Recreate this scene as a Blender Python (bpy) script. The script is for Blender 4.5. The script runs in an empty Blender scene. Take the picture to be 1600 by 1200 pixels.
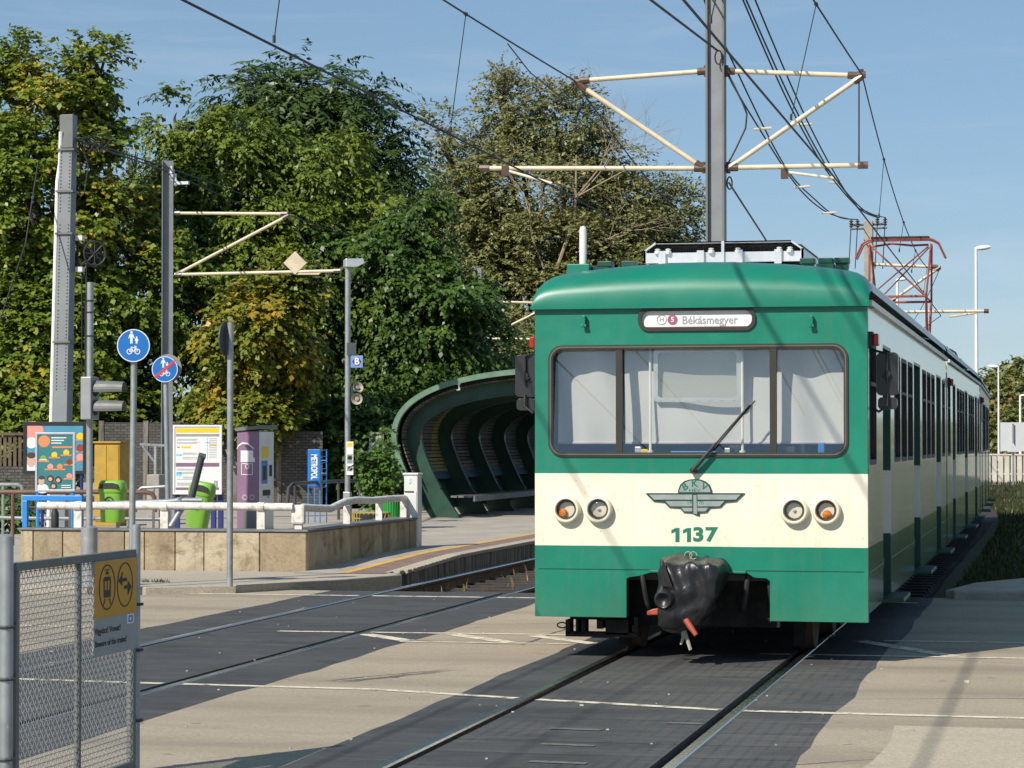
import bpy, bmesh, math, random
import numpy as np
from mathutils import Vector, Matrix, noise
from mathutils.geometry import tessellate_polygon
R = math.radians
random.seed(7)
sc = bpy.context.scene
COL = sc.collection
# ------------------------------------------------------------------ camera frame
F = 4000.0; TH = R(12.065); PH = R(1.318); CH = 1.724
CAM = Vector((0, 0, CH))
cr = Vector((math.cos(TH), math.sin(TH), 0))
f0 = Vector((-math.sin(TH), math.cos(TH), 0))
cf = f0*math.cos(PH) + Vector((0, 0, math.sin(PH)))
cu_ = -f0*math.sin(PH) + Vector((0, 0, math.cos(PH)))
def ray(px, py): return cf + cr*((px-800)/F) + cu_*((600-py)/F)
def at(px, py, d): return CAM + ray(px, py)*d
def gp(px, py, z=0.0):
    r = ray(px, py); return CAM + r*((z-CH)/r.z)
def m(px, d): return px*d/F
def atY(px, py, Y):
    r = ray(px, py); return CAM + r*(Y/r.y)
YF = 20.14; XC = -2.79; HW = 1.327
def fr(px, py):
    p = atY(px, py, YF); return (p.x-XC, p.z)
# ------------------------------------------------------------------ mesh builder
ORI = {}
EACH = {'bracket_fitting', 'brake_gear', 'clamp', 'corner_post', 'end_panel', 'fan_terminal', 'fence_rail', 'guard_iron', 'insulator', 'insulator_cap', 'jumper_cable', 'junction_box', 'roof_ventilator', 'seat', 'steel_strap', 'dashboard_clutter'}
class MB:
    def __init__(s): s.v = []; s.f = []; s.m = []; s.cur = 0
    def add(s, vs, fs):
        o = len(s.v); s.v += [tuple(v) for v in vs]
        for f in fs: s.f.append(tuple(i+o for i in f)); s.m.append(s.cur)
        return s
    def bx(s, x0, x1, y0, y1, z0, z1):
        return s.add([(x0,y0,z0),(x1,y0,z0),(x1,y1,z0),(x0,y1,z0),(x0,y0,z1),(x1,y0,z1),(x1,y1,z1),(x0,y1,z1)],
              [(0,3,2,1),(4,5,6,7),(0,1,5,4),(1,2,6,5),(2,3,7,6),(3,0,4,7)])
    def obox(s, O, U, V, u0, u1, v0, v1, n0, n1):
        O = Vector(O); U = Vector(U); V = Vector(V); N = U.cross(V)
        vs = [O+U*u+V*v+N*n for n in (n0, n1) for v in (v0, v1) for u in (u0, u1)]
        return s.add(vs, [(0,2,3,1),(4,5,7,6),(0,1,5,4),(1,3,7,5),(3,2,6,7),(2,0,4,6)])
    def tube(s, pts, r, n=8, caps=True):
        pts = [Vector(p) for p in pts]; k = len(pts)
        rr = r if isinstance(r, (list, tuple)) else [r]*k
        t0 = (pts[1]-pts[0]).normalized()
        a = t0.orthogonal().normalized(); vs = []; 
        for i in range(k):
            t = (pts[min(i+1, k-1)]-pts[max(i-1, 0)]).normalized()
            a = (a-t*a.dot(t)).normalized(); b = t.cross(a)
            for j in range(n):
                q = 2*math.pi*j/n
                vs.append(pts[i]+(a*math.cos(q)+b*math.sin(q))*rr[i])
        fs = [(i*n+j, i*n+(j+1)%n, (i+1)*n+(j+1)%n, (i+1)*n+j) for i in range(k-1) for j in range(n)]
        if caps: fs += [tuple(range(n-1, -1, -1)), tuple((k-1)*n+j for j in range(n))]
        return s.add(vs, fs)
    def shape(s, loops, O, U, V, d0, d1):
        O = Vector(O); U = Vector(U); V = Vector(V); N = U.cross(V)
        fixed = []
        for i, lp in enumerate(loops):
            ar = sum(lp[j][0]*lp[(j+1) % len(lp)][1]-lp[(j+1) % len(lp)][0]*lp[j][1] for j in range(len(lp)))
            lp = list(lp)
            if (ar > 0) != (i == 0): lp.reverse()
            fixed.append(lp)
        tri = tessellate_polygon([[Vector((u, v, 0)) for u, v in lp] for lp in fixed])
        flat = [p for lp in fixed for p in lp]; n = len(flat)
        vs = [O+U*u+V*v+N*d1 for u, v in flat]+[O+U*u+V*v+N*d0 for u, v in flat]
        fs = []
        for t in tri:
            a, b, c = [flat[i] for i in t]
            ar = (b[0]-a[0])*(c[1]-a[1])-(c[0]-a[0])*(b[1]-a[1])
            t = tuple(t) if ar > 0 else tuple(reversed(t))
            fs.append(t); fs.append(tuple(i+n for i in reversed(t)))
        o = 0
        for lp in fixed:
            k = len(lp)
            for j in range(k): 
                a = o+j; b = o+(j+1) % k
                fs.append((b, a, a+n, b+n))
            o += k
        return s.add(vs, fs)
    def lathe(s, prof, O, A, n=24, caps=True):
        O = Vector(O); A = Vector(A).normalized(); a = A.orthogonal().normalized(); b = A.cross(a)
        vs = [O+A*h+(a*math.cos(2*math.pi*j/n)+b*math.sin(2*math.pi*j/n))*r for r, h in prof for j in range(n)]
        k = len(prof)
        fs = [(i*n+j, i*n+(j+1) % n, (i+1)*n+(j+1) % n, (i+1)*n+j) for i in range(k-1) for j in range(n)]
        if caps: fs += [tuple(range(n-1, -1, -1)), tuple((k-1)*n+j for j in range(n))]
        return s.add(vs, fs)
    def build(s, name, mats, parent=None, smooth=False, bevel=0, sharp=40):
        if name in EACH and parent:
            first = None
            for sub in s.pieces(): first = sub.build1(name, mats, parent, smooth, bevel, sharp)
            return first
        return s.build1(name, mats, parent, smooth, bevel, sharp)
    def pieces(s):
        # loose islands that lie close together make one piece
        p = list(range(len(s.v)))
        def find(i):
            while p[i] != i: p[i] = p[p[i]]; i = p[i]
            return i
        for f in s.f:
            for i in f[1:]: p[find(i)] = find(f[0])
        roots = {}
        for i in range(len(s.v)): roots.setdefault(find(i), []).append(i)
        isl = list(roots.values()); co = np.array(s.v)
        lo = np.array([co[i].min(0) for i in isl]); hi = np.array([co[i].max(0) for i in isl]); sz = (hi-lo).max(1)
        q = list(range(len(isl)))
        def fq(i):
            while q[i] != i: i = q[i]
            return i
        for a in range(len(isl)):
            for c in range(a):
                g = np.maximum(0, np.maximum(lo[a]-hi[c], lo[c]-hi[a]))
                if np.sqrt((g**2).sum()) <= max(.02, .5*max(sz[a], sz[c])): q[fq(a)] = fq(c)
        grp = {}
        for k, i in enumerate(isl): grp.setdefault(fq(k), []).extend(i)
        out = []
        for g in grp.values():
            b = MB(); mp_ = {v: j for j, v in enumerate(g)}; b.v = [s.v[i] for i in g]
            for f, m_ in zip(s.f, s.m):
                if f[0] in mp_: b.f.append(tuple(mp_[i] for i in f)); b.m.append(m_)
            out.append(b)
        return out
    def build1(s, name, mats, parent=None, smooth=False, bevel=0, sharp=40):
        if not isinstance(mats, (list, tuple)): mats = [mats]
        me = bpy.data.meshes.new(name)
        o = ORI.get(parent, Vector((0, 0, 0))) if parent else Vector((0, 0, 0))
        me.from_pydata([(v[0]-o[0], v[1]-o[1], v[2]-o[2]) for v in s.v], [], s.f)
        for mt in mats: me.materials.append(mt)
        if len(mats) > 1: me.polygons.foreach_set('material_index', s.m)
        if smooth:
            me.polygons.foreach_set('use_smooth', [True]*len(me.polygons)); me.set_sharp_from_angle(angle=R(sharp))
        me.update()
        ob = bpy.data.objects.new(name, me); COL.objects.link(ob)
        if parent: ob.parent = parent; ORI[ob] = o
        if bevel:
            b = ob.modifiers.new('bevel', 'BEVEL'); b.width = bevel; b.segments = 2; b.limit_method = 'ANGLE'; b.angle_limit = R(50)
        return ob
def tag(o, label, cat, group=None):
    o['label'] = label; o['category'] = cat
    if group: o['group'] = group
    return o
def thing(name, label, cat, loc, group=None):
    o = bpy.data.objects.new(name, None); COL.objects.link(o); o.empty_display_size = .2
    o.location = loc; ORI[o] = Vector(loc)
    return tag(o, label, cat, group)
def struct(o, kind='structure'): o['kind'] = kind; return o
def copy_tree(o, parent=None):
    c = o.copy(); COL.objects.link(c)
    if parent: c.parent = parent
    for ch in list(o.children): copy_tree(ch, c)
    return c
UX = Vector((1, 0, 0)); UZ = Vector((0, 0, 1)); UY = Vector((0, 1, 0))
def rrect(u0, v0, u1, v1, r, n=6):
    out = []
    for cx, cy, a in ((u1-r, v0+r, -90), (u1-r, v1-r, 0), (u0+r, v1-r, 90), (u0+r, v0+r, 180)):
        for i in range(n+1):
            q = R(a+90*i/n); out.append((cx+r*math.cos(q), cy+r*math.sin(q)))
    return out
def circ(cx, cy, r, n=28, ry=None):
    ry = ry or r
    return [(cx+r*math.cos(2*math.pi*i/n), cy+ry*math.sin(2*math.pi*i/n)) for i in range(n)]
def text(s, size, O, U, V, mt, name, parent=None, ex=.001, bold=0, sx=1, align='CENTER'):
    cu = bpy.data.curves.new('t', 'FONT'); cu.body = s; cu.size = size; cu.align_x = align; cu.align_y = 'CENTER'
    cu.extrude = ex; cu.offset = bold; cu.resolution_u = 4
    ob = bpy.data.objects.new('t', cu); COL.objects.link(ob)
    dg = bpy.context.evaluated_depsgraph_get(); me0 = ob.evaluated_get(dg).to_mesh()
    O = Vector(O); U = Vector(U); V = Vector(V); N = U.cross(V)
    b = MB(); b.add([O+U*(v.co.x*sx)+V*v.co.y+N*v.co.z for v in me0.vertices], [tuple(p.vertices) for p in me0.polygons])
    ob.evaluated_get(dg).to_mesh_clear(); bpy.data.objects.remove(ob); bpy.data.curves.remove(cu)
    return b.build(name, mt, parent)
def text_into(b, s, size, O, U, V, ex=.001, bold=0, sx=1, align='CENTER'):
    o = text(s, size, O, U, V, None, 'tmp', None, ex, bold, sx, align)
    b.add([v.co.copy() for v in o.data.vertices], [tuple(p.vertices) for p in o.data.polygons])
    me = o.data; bpy.data.objects.remove(o); bpy.data.meshes.remove(me)
# ------------------------------------------------------------------ materials
class NT:
    def __init__(s, name):
        s.mt = bpy.data.materials.new(name); s.mt.use_nodes = True
        s.t = s.mt.node_tree; s.n = s.t.nodes; s.p = s.n['Principled BSDF']; s.out = s.n['Material Output']
        s.tc = s.n.new('ShaderNodeTexCoord').outputs['Object']
    def l(s, a, b): s.t.links.new(a, b)
    def val(s, x, inp):
        if hasattr(x, 'is_output'): s.l(x, inp)
        elif isinstance(x, (tuple, list)) and len(x) == 3 and inp.type == 'RGBA': inp.default_value = (*x, 1)
        else: inp.default_value = x
    def noise(s, scale, detail=4, rough=.55, vec=None, dist=0, out='Fac'):
        k = s.n.new('ShaderNodeTexNoise'); k.inputs['Scale'].default_value = scale; k.inputs['Detail'].default_value = detail
        k.inputs['Roughness'].default_value = rough; k.inputs['Distortion'].default_value = dist; s.l(vec or s.tc, k.inputs['Vector']); return k.outputs[out]
    def scalev(s, v):
        k = s.n.new('ShaderNodeMapping'); k.inputs['Scale'].default_value = v; s.l(s.tc, k.inputs['Vector']); return k.outputs['Vector']
    def ramp(s, fac, stops, interp='LINEAR'):
        k = s.n.new('ShaderNodeValToRGB'); k.color_ramp.interpolation = interp; e = k.color_ramp.elements
        while len(e) < len(stops): e.new(.5)
        for el, (p, c) in zip(e, stops):
            el.position = p; el.color = (*c, 1) if isinstance(c, (tuple, list)) else (c, c, c, 1)
        s.l(fac, k.inputs['Fac']); return k.outputs['Color']
    def mix(s, fac, a, b, mode='MIX'):
        k = s.n.new('ShaderNodeMix'); k.data_type = 'RGBA'; k.blend_type = mode
        s.val(fac, k.inputs[0]); s.val(a, k.inputs[6]); s.val(b, k.inputs[7]); return k.outputs[2]
    def math(s, op, a, b=0.0):
        k = s.n.new('ShaderNodeMath'); k.operation = op; s.val(a, k.inputs[0]); s.val(b, k.inputs[1]); return k.outputs[0]
    def xyz(s):
        k = s.n.new('ShaderNodeSeparateXYZ'); s.l(s.tc, k.inputs[0]); return k.outputs
    def bump(s, h, strength=.3, dist=.01):
        k = s.n.new('ShaderNodeBump'); k.inputs['Strength'].default_value = strength; k.inputs['Distance'].default_value = dist
        s.l(h, k.inputs['Height']); s.l(k.outputs[0], s.p.inputs['Normal'])
    def set(s, **kw):
        for a, b in kw.items(): s.val(b, s.p.inputs[a.replace('_', ' ')])
        return s.mt
def mat(name, col, rough=.6, metal=0, var=.1, scale=3, bump=0, bscale=60, coat=0, dirt=0, dcol=(.08,.06,.045), spec=.5):
    t = NT(name); n = t.noise(scale, 5)
    c = t.ramp(n, [(.3, tuple(x*(1-var) for x in col)), (.7, tuple(min(1, x*(1+var)) for x in col))])
    if dirt:
        d = t.noise(scale*2.3, 8, .7); f = t.ramp(d, [(.5, 0.0), (.72, dirt)]); c = t.mix(f, c, dcol)
    if bump: t.bump(t.noise(bscale, 4), bump)
    rg = t.ramp(t.noise(scale*3, 4), [(.3, max(0.02, rough*.85)), (.7, min(1, rough*1.12))])
    return t.set(Base_Color=c, Roughness=rg, Metallic=metal, Coat_Weight=coat, Specular_IOR_Level=spec)
M = {}
M['black'] = mat('black_rubber', (.018,.018,.02), .55)
M['blackm'] = mat('black_metal', (.02,.021,.023), .6, dirt=.3)
M['under'] = mat('underframe_grime', (.009,.0085,.008), .85, dirt=.3, var=.3)
M['steel'] = mat('galvanised_steel', (.36,.38,.39), .45, .55, var=.15, scale=6, dirt=.15)
M['mast'] = mat('grey_mast_paint', (.15,.16,.155), .55, .1, var=.14, scale=2, dirt=.25, dcol=(.13,.11,.09))
M['mastl'] = mat('light_grey_mast_paint', (.21,.225,.24), .55, .1, var=.12, scale=2, dirt=.2, dcol=(.15,.14,.12))
M['mastd'] = mat('dark_mast_flange', (.055,.06,.065), .6, .1, var=.14, scale=2)
M['white'] = mat('white_paint', (.78,.78,.76), .45, var=.05, dirt=.12)
M['offw'] = mat('worn_white_paint', (.68,.65,.6), .55, var=.1, scale=5, dirt=.75, dcol=(.2,.13,.08))
M['arm'] = mat('cream_insulator_tube', (.62,.53,.38), .45, var=.12, scale=4, dirt=.3, dcol=(.3,.22,.13))
M['green'] = mat('train_green', (.003,.165,.105), .36, var=.12, scale=1.2, coat=.15, dirt=.12, dcol=(.1,.12,.08))
M['dgreen'] = mat('dark_green', (.006,.055,.037), .4, var=.1)
M['letter'] = mat('green_lettering', (.01,.16,.10), .5)
M['redpaint'] = mat('red_oxide_paint', (.24,.045,.03), .55, var=.2, scale=6, dirt=.3)
M['redlamp'] = mat('red_lamp', (.4,.02,.01), .2)
M['amber'] = mat('amber_bulb', (.85,.2,.008), .15, var=.6, scale=28)
M['chrome'] = mat('reflector', (.07,.075,.085), .14, 1, var=.03)
M['silver'] = mat('silver_plate', (.42,.45,.43), .4, .6, var=.12, scale=8)
M['alu'] = mat('aluminium', (.7,.71,.72), .35, .6, var=.08)
M['roof'] = mat('roof_grey_white', (.66,.67,.64), .45, var=.1, scale=2, dirt=.35)
M['cream'] = mat('cream_ring', (.72,.68,.54), .4, var=.05)
M['blind'] = mat('cab_blind', (.58,.59,.60), .8, var=.05, scale=1.5)
M['blindline'] = mat('blind_hem', (.5,.45,.5), .8)
M['dash'] = mat('dashboard', (.015,.035,.11), .5)
M['bluep'] = mat('blue_plastic', (.03,.2,.55), .4)
M['inter'] = mat('carriage_lining', (.16,.15,.13), .7)
M['concrete'] = mat('concrete', (.34,.31,.27), .85, var=.18, scale=3, bump=.25, bscale=50, dirt=.4, dcol=(.12,.1,.08))

M['purple'] = mat('purple_panel', (.24,.14,.225), .4, var=.06)
M['bluesign'] = mat('blue_sign', (.015,.15,.48), .35, var=.04)
M['blueframe'] = mat('blue_frame', (.02,.22,.62), .4, var=.1)
M['navy'] = mat('navy', (.02,.03,.16), .5)
M['red'] = mat('red_bar', (.62,.06,.04), .4)
M['lime'] = mat('lime_bin_plastic', (.2,.42,.05), .45, var=.1, scale=4)
M['ochre'] = mat('ochre_box', (.42,.26,.03), .6, var=.15, dirt=.3)
M['brownp'] = mat('brown_pipe', (.16,.09,.065), .55, var=.2, dirt=.3)
M['yellow'] = mat('yellow_print', (.8,.56,.02), .5, var=.04)
M['yelsign'] = mat('yellow_sign', (.62,.29,.01), .5, var=.05)
M['graysign'] = mat('grey_sign', (.33,.33,.325), .5, var=.06)
M['print'] = mat('dark_print', (.02,.02,.022), .6)
M['greyprint'] = mat('grey_print', (.3,.3,.32), .6)
M['teal'] = mat('teal_print', (.045,.2,.22), .4, var=.1)
M['tealb'] = mat('blue_teal_print', (.08,.28,.42), .4, var=.15)
M['orange'] = mat('orange_print', (.72,.25,.1), .5)
M['pink'] = mat('pink_print', (.75,.3,.25), .5)
M['skin'] = mat('skin_print', (.6,.38,.28), .6)
M['hair'] = mat('hair_print', (.06,.04,.03), .7)
M['cyan'] = mat('cyan_print', (.1,.55,.8), .5)
M['sign_bk'] = mat('sign_back', (.3,.31,.32), .5, .4)
M['slate'] = mat('slate_coping', (.13,.135,.14), .6, var=.25, scale=6, dirt=.3)
M['yline'] = mat('yellow_line', (.62,.35,.06), .7, var=.25, scale=9)
M['plat'] = mat('platform_paving', (.36,.32,.27), .85, var=.16, scale=1.5, bump=.2, dirt=.3, dcol=(.14,.11,.08))
M['brick'] = mat('reddish_platform_paver', (.2,.135,.11), .85, var=.2, scale=5, bump=.2)
M['shgreen'] = mat('shelter_green', (.014,.058,.036), .45, var=.3, scale=2, dirt=.7, dcol=(.04,.04,.03))
M['shpale'] = mat('weathered_green_fascia', (.11,.19,.13), .6, var=.25, scale=3, dirt=.4)
M['gravel'] = mat('ballast', (.03,.025,.021), .95, var=.5, scale=14, bump=1, bscale=25)
M['railtop'] = mat('polished_rail', (.5,.5,.5), .22, 1, var=.1, scale=4)
M['railside'] = mat('rusty_rail', (.12,.07,.045), .8, var=.3, scale=8)
M['wire'] = mat('wire', (.02,.022,.025), .6)
M['bark'] = mat('bark', (.09,.075,.06), .9, var=.35, scale=6, bump=.8, bscale=18)
M['dead'] = mat('dead_twig', (.34,.26,.18), .9, var=.2)
M['fencew'] = mat('old_wood', (.14,.10,.075), .9, var=.3, scale=4)
M['basket'] = mat('woven_basket', (.3,.24,.05), .7)
M['meshgreen'] = mat('green_mesh', (.03,.3,.05), .5)
M['cloth'] = mat('knotted_cloth', (.4,.36,.3), .9)
M['ceram'] = mat('brown_ceramic', (.1,.06,.04), .3)
def m_glass(name, tint, refl, tr):
    t = NT(name); g = t.n.new('ShaderNodeBsdfGlossy'); g.inputs['Roughness'].default_value = .01; g.inputs['Color'].default_value = (1,1,1,1)
    b = t.n.new('ShaderNodeBsdfTransparent'); b.inputs['Color'].default_value = (*tint, 1)
    lw = t.n.new('ShaderNodeLayerWeight'); lw.inputs['Blend'].default_value = .18
    mx = t.n.new('ShaderNodeMixShader'); f = t.math('ADD', t.math('MULTIPLY', lw.outputs['Fresnel'], 1-refl), refl)
    t.l(f, mx.inputs[0]); t.l(b.outputs[0], mx.inputs[1]); t.l(g.outputs[0], mx.inputs[2]); t.l(mx.outputs[0], t.out.inputs['Surface'])
    return t.mt
M['glass'] = m_glass('windscreen_glass', (.95,.95,.93), .085, 1)
M['dglass'] = m_glass('side_glass', (.42,.46,.48), .12, 1)
M['lens'] = m_glass('lamp_lens', (.9,.9,.9), .08, 1)
def m_front():
    t = NT('front_paint'); z = t.xyz()[2]
    zt = fr(1095, 740)[1]; zb = fr(1095, 854)[1]
    wob = t.math('MULTIPLY', t.math('SUBTRACT', t.noise(1.5, 2), .5), .006); zz = t.math('ADD', z, wob)
    a = t.math('MULTIPLY', t.math('GREATER_THAN', zz, zb), t.math('LESS_THAN', zz, zt))
    n = t.noise(1.7, 5)
    g = t.ramp(n, [(.3, (.002,.165,.102)), (.7, (.003,.205,.128))]); c = t.ramp(n, [(.3, (.74,.69,.54)), (.7, (.82,.77,.62))])
    col = t.mix(a, g, c)
    sv = t.noise(1.0, 6, .7, t.scalev((14, 14, .8)))
    col = t.mix(t.ramp(sv, [(.5, 0.0), (.8, .2)]), col, (.16,.13,.09))
    col = t.mix(t.ramp(t.noise(.8, 6, .7, None, .6), [(.5, 0.0), (.75, .08)]), col, (.2,.2,.17))
    low = t.math('MULTIPLY', t.math('SUBTRACT', .62, z), 1.0); col = t.mix(t.math('MULTIPLY', t.math('MAXIMUM', low, 0.0), t.noise(5, 6, .7)), col, (.12,.09,.06))
    col = t.mix(t.ramp(t.noise(30, 3, .6), [(.66, 0.0), (.72, .5)]), col, (.12,.09,.06))
    t.bump(t.math('ADD', t.noise(1.6, 3), t.math('MULTIPLY', t.noise(6, 3), .25)), .4, .03)
    return t.set(Base_Color=col, Roughness=t.ramp(n, [(.2, .3), (.8, .46)]), Coat_Weight=.15, Coat_Roughness=.15)
M['front'] = m_front(); ZT = fr(1095, 740)[1]; ZB = fr(1095, 854)[1]
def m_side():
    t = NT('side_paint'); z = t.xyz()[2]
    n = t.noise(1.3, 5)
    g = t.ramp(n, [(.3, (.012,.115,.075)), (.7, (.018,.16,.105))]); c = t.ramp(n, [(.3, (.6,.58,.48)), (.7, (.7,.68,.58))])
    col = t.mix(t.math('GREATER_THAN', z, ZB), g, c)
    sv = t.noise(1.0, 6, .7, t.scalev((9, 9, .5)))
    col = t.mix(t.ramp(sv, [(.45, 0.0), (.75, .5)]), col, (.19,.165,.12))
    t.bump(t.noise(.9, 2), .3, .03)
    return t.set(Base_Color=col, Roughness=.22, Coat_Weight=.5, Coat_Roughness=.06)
M['side'] = m_side()
def m_door():
    t = NT('door_paint'); z = t.xyz()[2]
    n = t.noise(1.5, 5)
    g = t.ramp(n, [(.3, (.004,.05,.034)), (.7, (.006,.068,.046))]); c = t.ramp(n, [(.3, (.6,.58,.55)), (.7, (.68,.66,.62))])
    a = t.math('MULTIPLY', t.math('GREATER_THAN', z, ZB+.02), t.math('LESS_THAN', z, ZT))
    return t.set(Base_Color=t.mix(a, g, c), Roughness=.35)
M['door'] = m_door()
def m_asphalt(name, c0, c1, stain, bs=.35, long=False):
    t = NT(name)
    n = t.noise(.45, 6, .6); fine = t.noise(90, 3, .7)
    col = t.ramp(n, [(.3, c0), (.7, c1)])
    col = t.mix(t.ramp(fine, [(.35, 0.0), (.65, .55)]), col, tuple(x*.62 for x in c0))
    vo = t.n.new('ShaderNodeTexVoronoi'); vo.inputs['Scale'].default_value = 150; t.l(t.tc, vo.inputs['Vector'])
    col = t.mix(t.ramp(vo.outputs['Color'], [(.55, 0.0), (.85, .35)]), col, tuple(min(1, x*1.5) for x in c1))
    col = t.mix(t.ramp(t.noise(32, 5, .8), [(.42, 0.0), (.62, .5)]), col, tuple(x*.55 for x in c0))
    col = t.mix(t.ramp(t.noise(2.6, 6, .75, None, .5), [(.55, 0.0), (.72, .4)]), col, tuple(x*.7 for x in stain))
    st = t.noise(1.0, 5, .65, t.scalev((.25, 1.6, 1) if long else (.5, .9, 1)), 1.0)
    col = t.mix(t.ramp(st, [(.48, 0.0), (.72, .6)]), col, stain)
    if long:
        X, Y, Z = t.xyz(); wy = t.math('ADD', Y, t.math('MULTIPLY', t.noise(.3, 3), .8))
        f = t.math('FRACT', t.math('MULTIPLY', wy, .52)); k = t.math('ABSOLUTE', t.math('SUBTRACT', f, .5))
        col = t.mix(t.math('MULTIPLY', t.ramp(k, [(.0, 1.0), (.22, 0.0)]), .28), col, (.13,.11,.09))
        cr1 = t.n.new('ShaderNodeTexVoronoi'); cr1.feature = 'DISTANCE_TO_EDGE'; cr1.inputs['Scale'].default_value = .38
        t.l(t.mix(.12, t.tc, t.noise(1.5, 5, .7, out='Color')), cr1.inputs['Vector'])
        ck = t.math('MULTIPLY', t.math('LESS_THAN', cr1.outputs['Distance'], .0055), t.ramp(t.noise(.35, 2), [(.46, 0.0), (.54, .75)]))
        col = t.mix(ck, col, (.05,.045,.04))
        col = t.mix(t.ramp(t.noise(5.5, 2, .4), [(.70, 0.0), (.74, .45)]), col, (.09,.08,.07))
    t.bump(t.noise(70, 4, .7), bs, .01)
    return t.set(Base_Color=col, Roughness=.85, Specular_IOR_Level=.3)
M['road'] = m_asphalt('worn_beige_asphalt', (.37,.312,.232), (.44,.372,.28), (.26,.217,.163), long=True)
M['road2'] = m_asphalt('pale_concrete_paving', (.46,.395,.30), (.52,.455,.345), (.37,.31,.22))
M['pave'] = m_asphalt('pale_pavement', (.42,.375,.30), (.47,.42,.34), (.3,.26,.2))
def m_strip(name, panels):
    t = NT(name); X, Y, Z = t.xyz()
    n = t.noise(.8, 6, .65); st = t.noise(1.0, 6, .7, t.scalev((.35, 5, 1)), .6)
    col = t.ramp(n, [(.3, (.038,.039,.041)), (.7, (.064,.064,.065))])
    col = t.mix(t.ramp(st, [(.5, 0.0), (.75, .5)]), col, (.14,.132,.118))
    col = t.mix(t.ramp(t.noise(60, 3, .7), [(.4, 0.0), (.7, .5)]), col, (.07,.07,.072))
    sc2 = t.noise(1.0, 7, .8, t.scalev((1.2, 14, 1)), .3); col = t.mix(t.ramp(sc2, [(.52, 0.0), (.68, .55)]), col, (.16,.152,.138))
    col = t.mix(t.ramp(t.noise(1.4, 5, .7), [(.52, 0.0), (.66, .5)]), col, (.018,.02,.024))
    if panels:
        w = t.math('FRACT', t.math('MULTIPLY', Y, 1.65)); g = t.math('LESS_THAN', w, .025)
        col = t.mix(g, col, (.012,.012,.014))
        k = t.math('MULTIPLY', t.math('GREATER_THAN', t.math('FRACT', t.math('MULTIPLY', Y, 13)), .4), t.math('GREATER_THAN', t.math('FRACT', t.math('MULTIPLY', X, 11)), .3))
        patch = t.ramp(t.noise(.9, 3), [(.44, 0.0), (.52, 1.0)])
        kk = t.math('MULTIPLY', k, patch)
        col = t.mix(t.math('MULTIPLY', kk, .35), col, (.13,.125,.11))
        t.bump(t.math('ADD', t.math('MULTIPLY', k, .7), t.noise(50, 4)), .3, .012)
    else: t.bump(t.noise(60, 4, .7), .35, .01)
    return t.set(Base_Color=col, Roughness=.72, Specular_IOR_Level=.35)
M['strip'] = m_strip('dark_crossing_asphalt', False); M['panel'] = m_strip('rubber_crossing_panel', True)
def m_marking():
    t = NT('worn_road_paint'); n = t.noise(7, 7, .75)
    tr = t.n.new('ShaderNodeBsdfTransparent'); mx = t.n.new('ShaderNodeMixShader')
    t.l(t.ramp(n, [(.36, 0.0), (.5, 1.0)]), mx.inputs[0]); t.set(Base_Color=(.66,.6,.47), Roughness=.8)
    t.l(t.p.outputs[0], mx.inputs[2]); t.l(tr.outputs[0], mx.inputs[1]); t.l(mx.outputs[0], t.out.inputs['Surface']); return t.mt
M['mark'] = m_marking()
def m_stone():
    t = NT('stone_cladding'); n = t.noise(2.2, 6, .65, None, .8); k = t.n.new('ShaderNodeNewGeometry')
    col = t.ramp(n, [(.3, (.34,.275,.19)), (.5, (.44,.38,.28)), (.7, (.50,.45,.36))])
    isl = t.ramp(k.outputs['Random Per Island'], [(0, (.5,.46,.42)), (.35, (.8,.74,.64)), (.6, (1,.95,.85)), (1, (1.0,1.0,1.0))])
    col = t.mix(1.0, col, isl, 'MULTIPLY')
    col = t.mix(t.ramp(t.noise(1.6, 7, .7, None, 1.5), [(.52, 0.0), (.66, .8)]), col, (.13,.085,.05))
    col = t.mix(t.ramp(t.noise(25, 4, .7), [(.5, 0.0), (.75, .5)]), col, (.2,.16,.11))
    col = t.mix(t.ramp(t.noise(1.0, 6, .7, t.scalev((5, 5, .6)), .4), [(.52, 0.0), (.7, .45)]), col, (.13,.095,.062))
    t.bump(t.noise(24, 5, .7), .6, .02); return t.set(Base_Color=col, Roughness=.9)
M['stone'] = m_stone()
def m_stain():
    t = NT('stained_concrete'); n = t.noise(2.5, 6, .7)
    c = t.ramp(n, [(.3, (.17,.155,.135)), (.7, (.30,.28,.25))])
    sv = t.noise(1.0, 6, .7, t.scalev((9, 9, .7)), .3); c = t.mix(t.ramp(sv, [(.42, 0.0), (.6, .88)]), c, (.03,.027,.025))
    t.bump(t.noise(28, 5), .5, .02); return t.set(Base_Color=c, Roughness=.9)
M['concd'] = m_stain()
def m_block():
    t = NT('grey_block_wall'); X, Y, Z = t.xyz(); br = t.n.new('ShaderNodeTexBrick')
    cb = t.n.new('ShaderNodeCombineXYZ'); t.l(X, cb.inputs[0]); t.l(Z, cb.inputs[1]); t.l(cb.outputs[0], br.inputs['Vector'])
    br.inputs['Scale'].default_value = 1; br.inputs['Brick Width'].default_value = .16; br.inputs['Row Height'].default_value = .065; br.inputs['Mortar Size'].default_value = .012
    br.inputs['Color1'].default_value = (.125,.118,.108,1); br.inputs['Color2'].default_value = (.07,.066,.062,1); br.inputs['Mortar'].default_value = (.04,.037,.035,1)
    col = t.mix(t.ramp(t.noise(1.2, 6), [(.45, 0.0), (.7, .6)]), br.outputs['Color'], (.08,.07,.06))
    t.bump(br.outputs['Fac'], -.6, .03); return t.set(Base_Color=col, Roughness=.92)
M['block'] = m_block()
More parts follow.
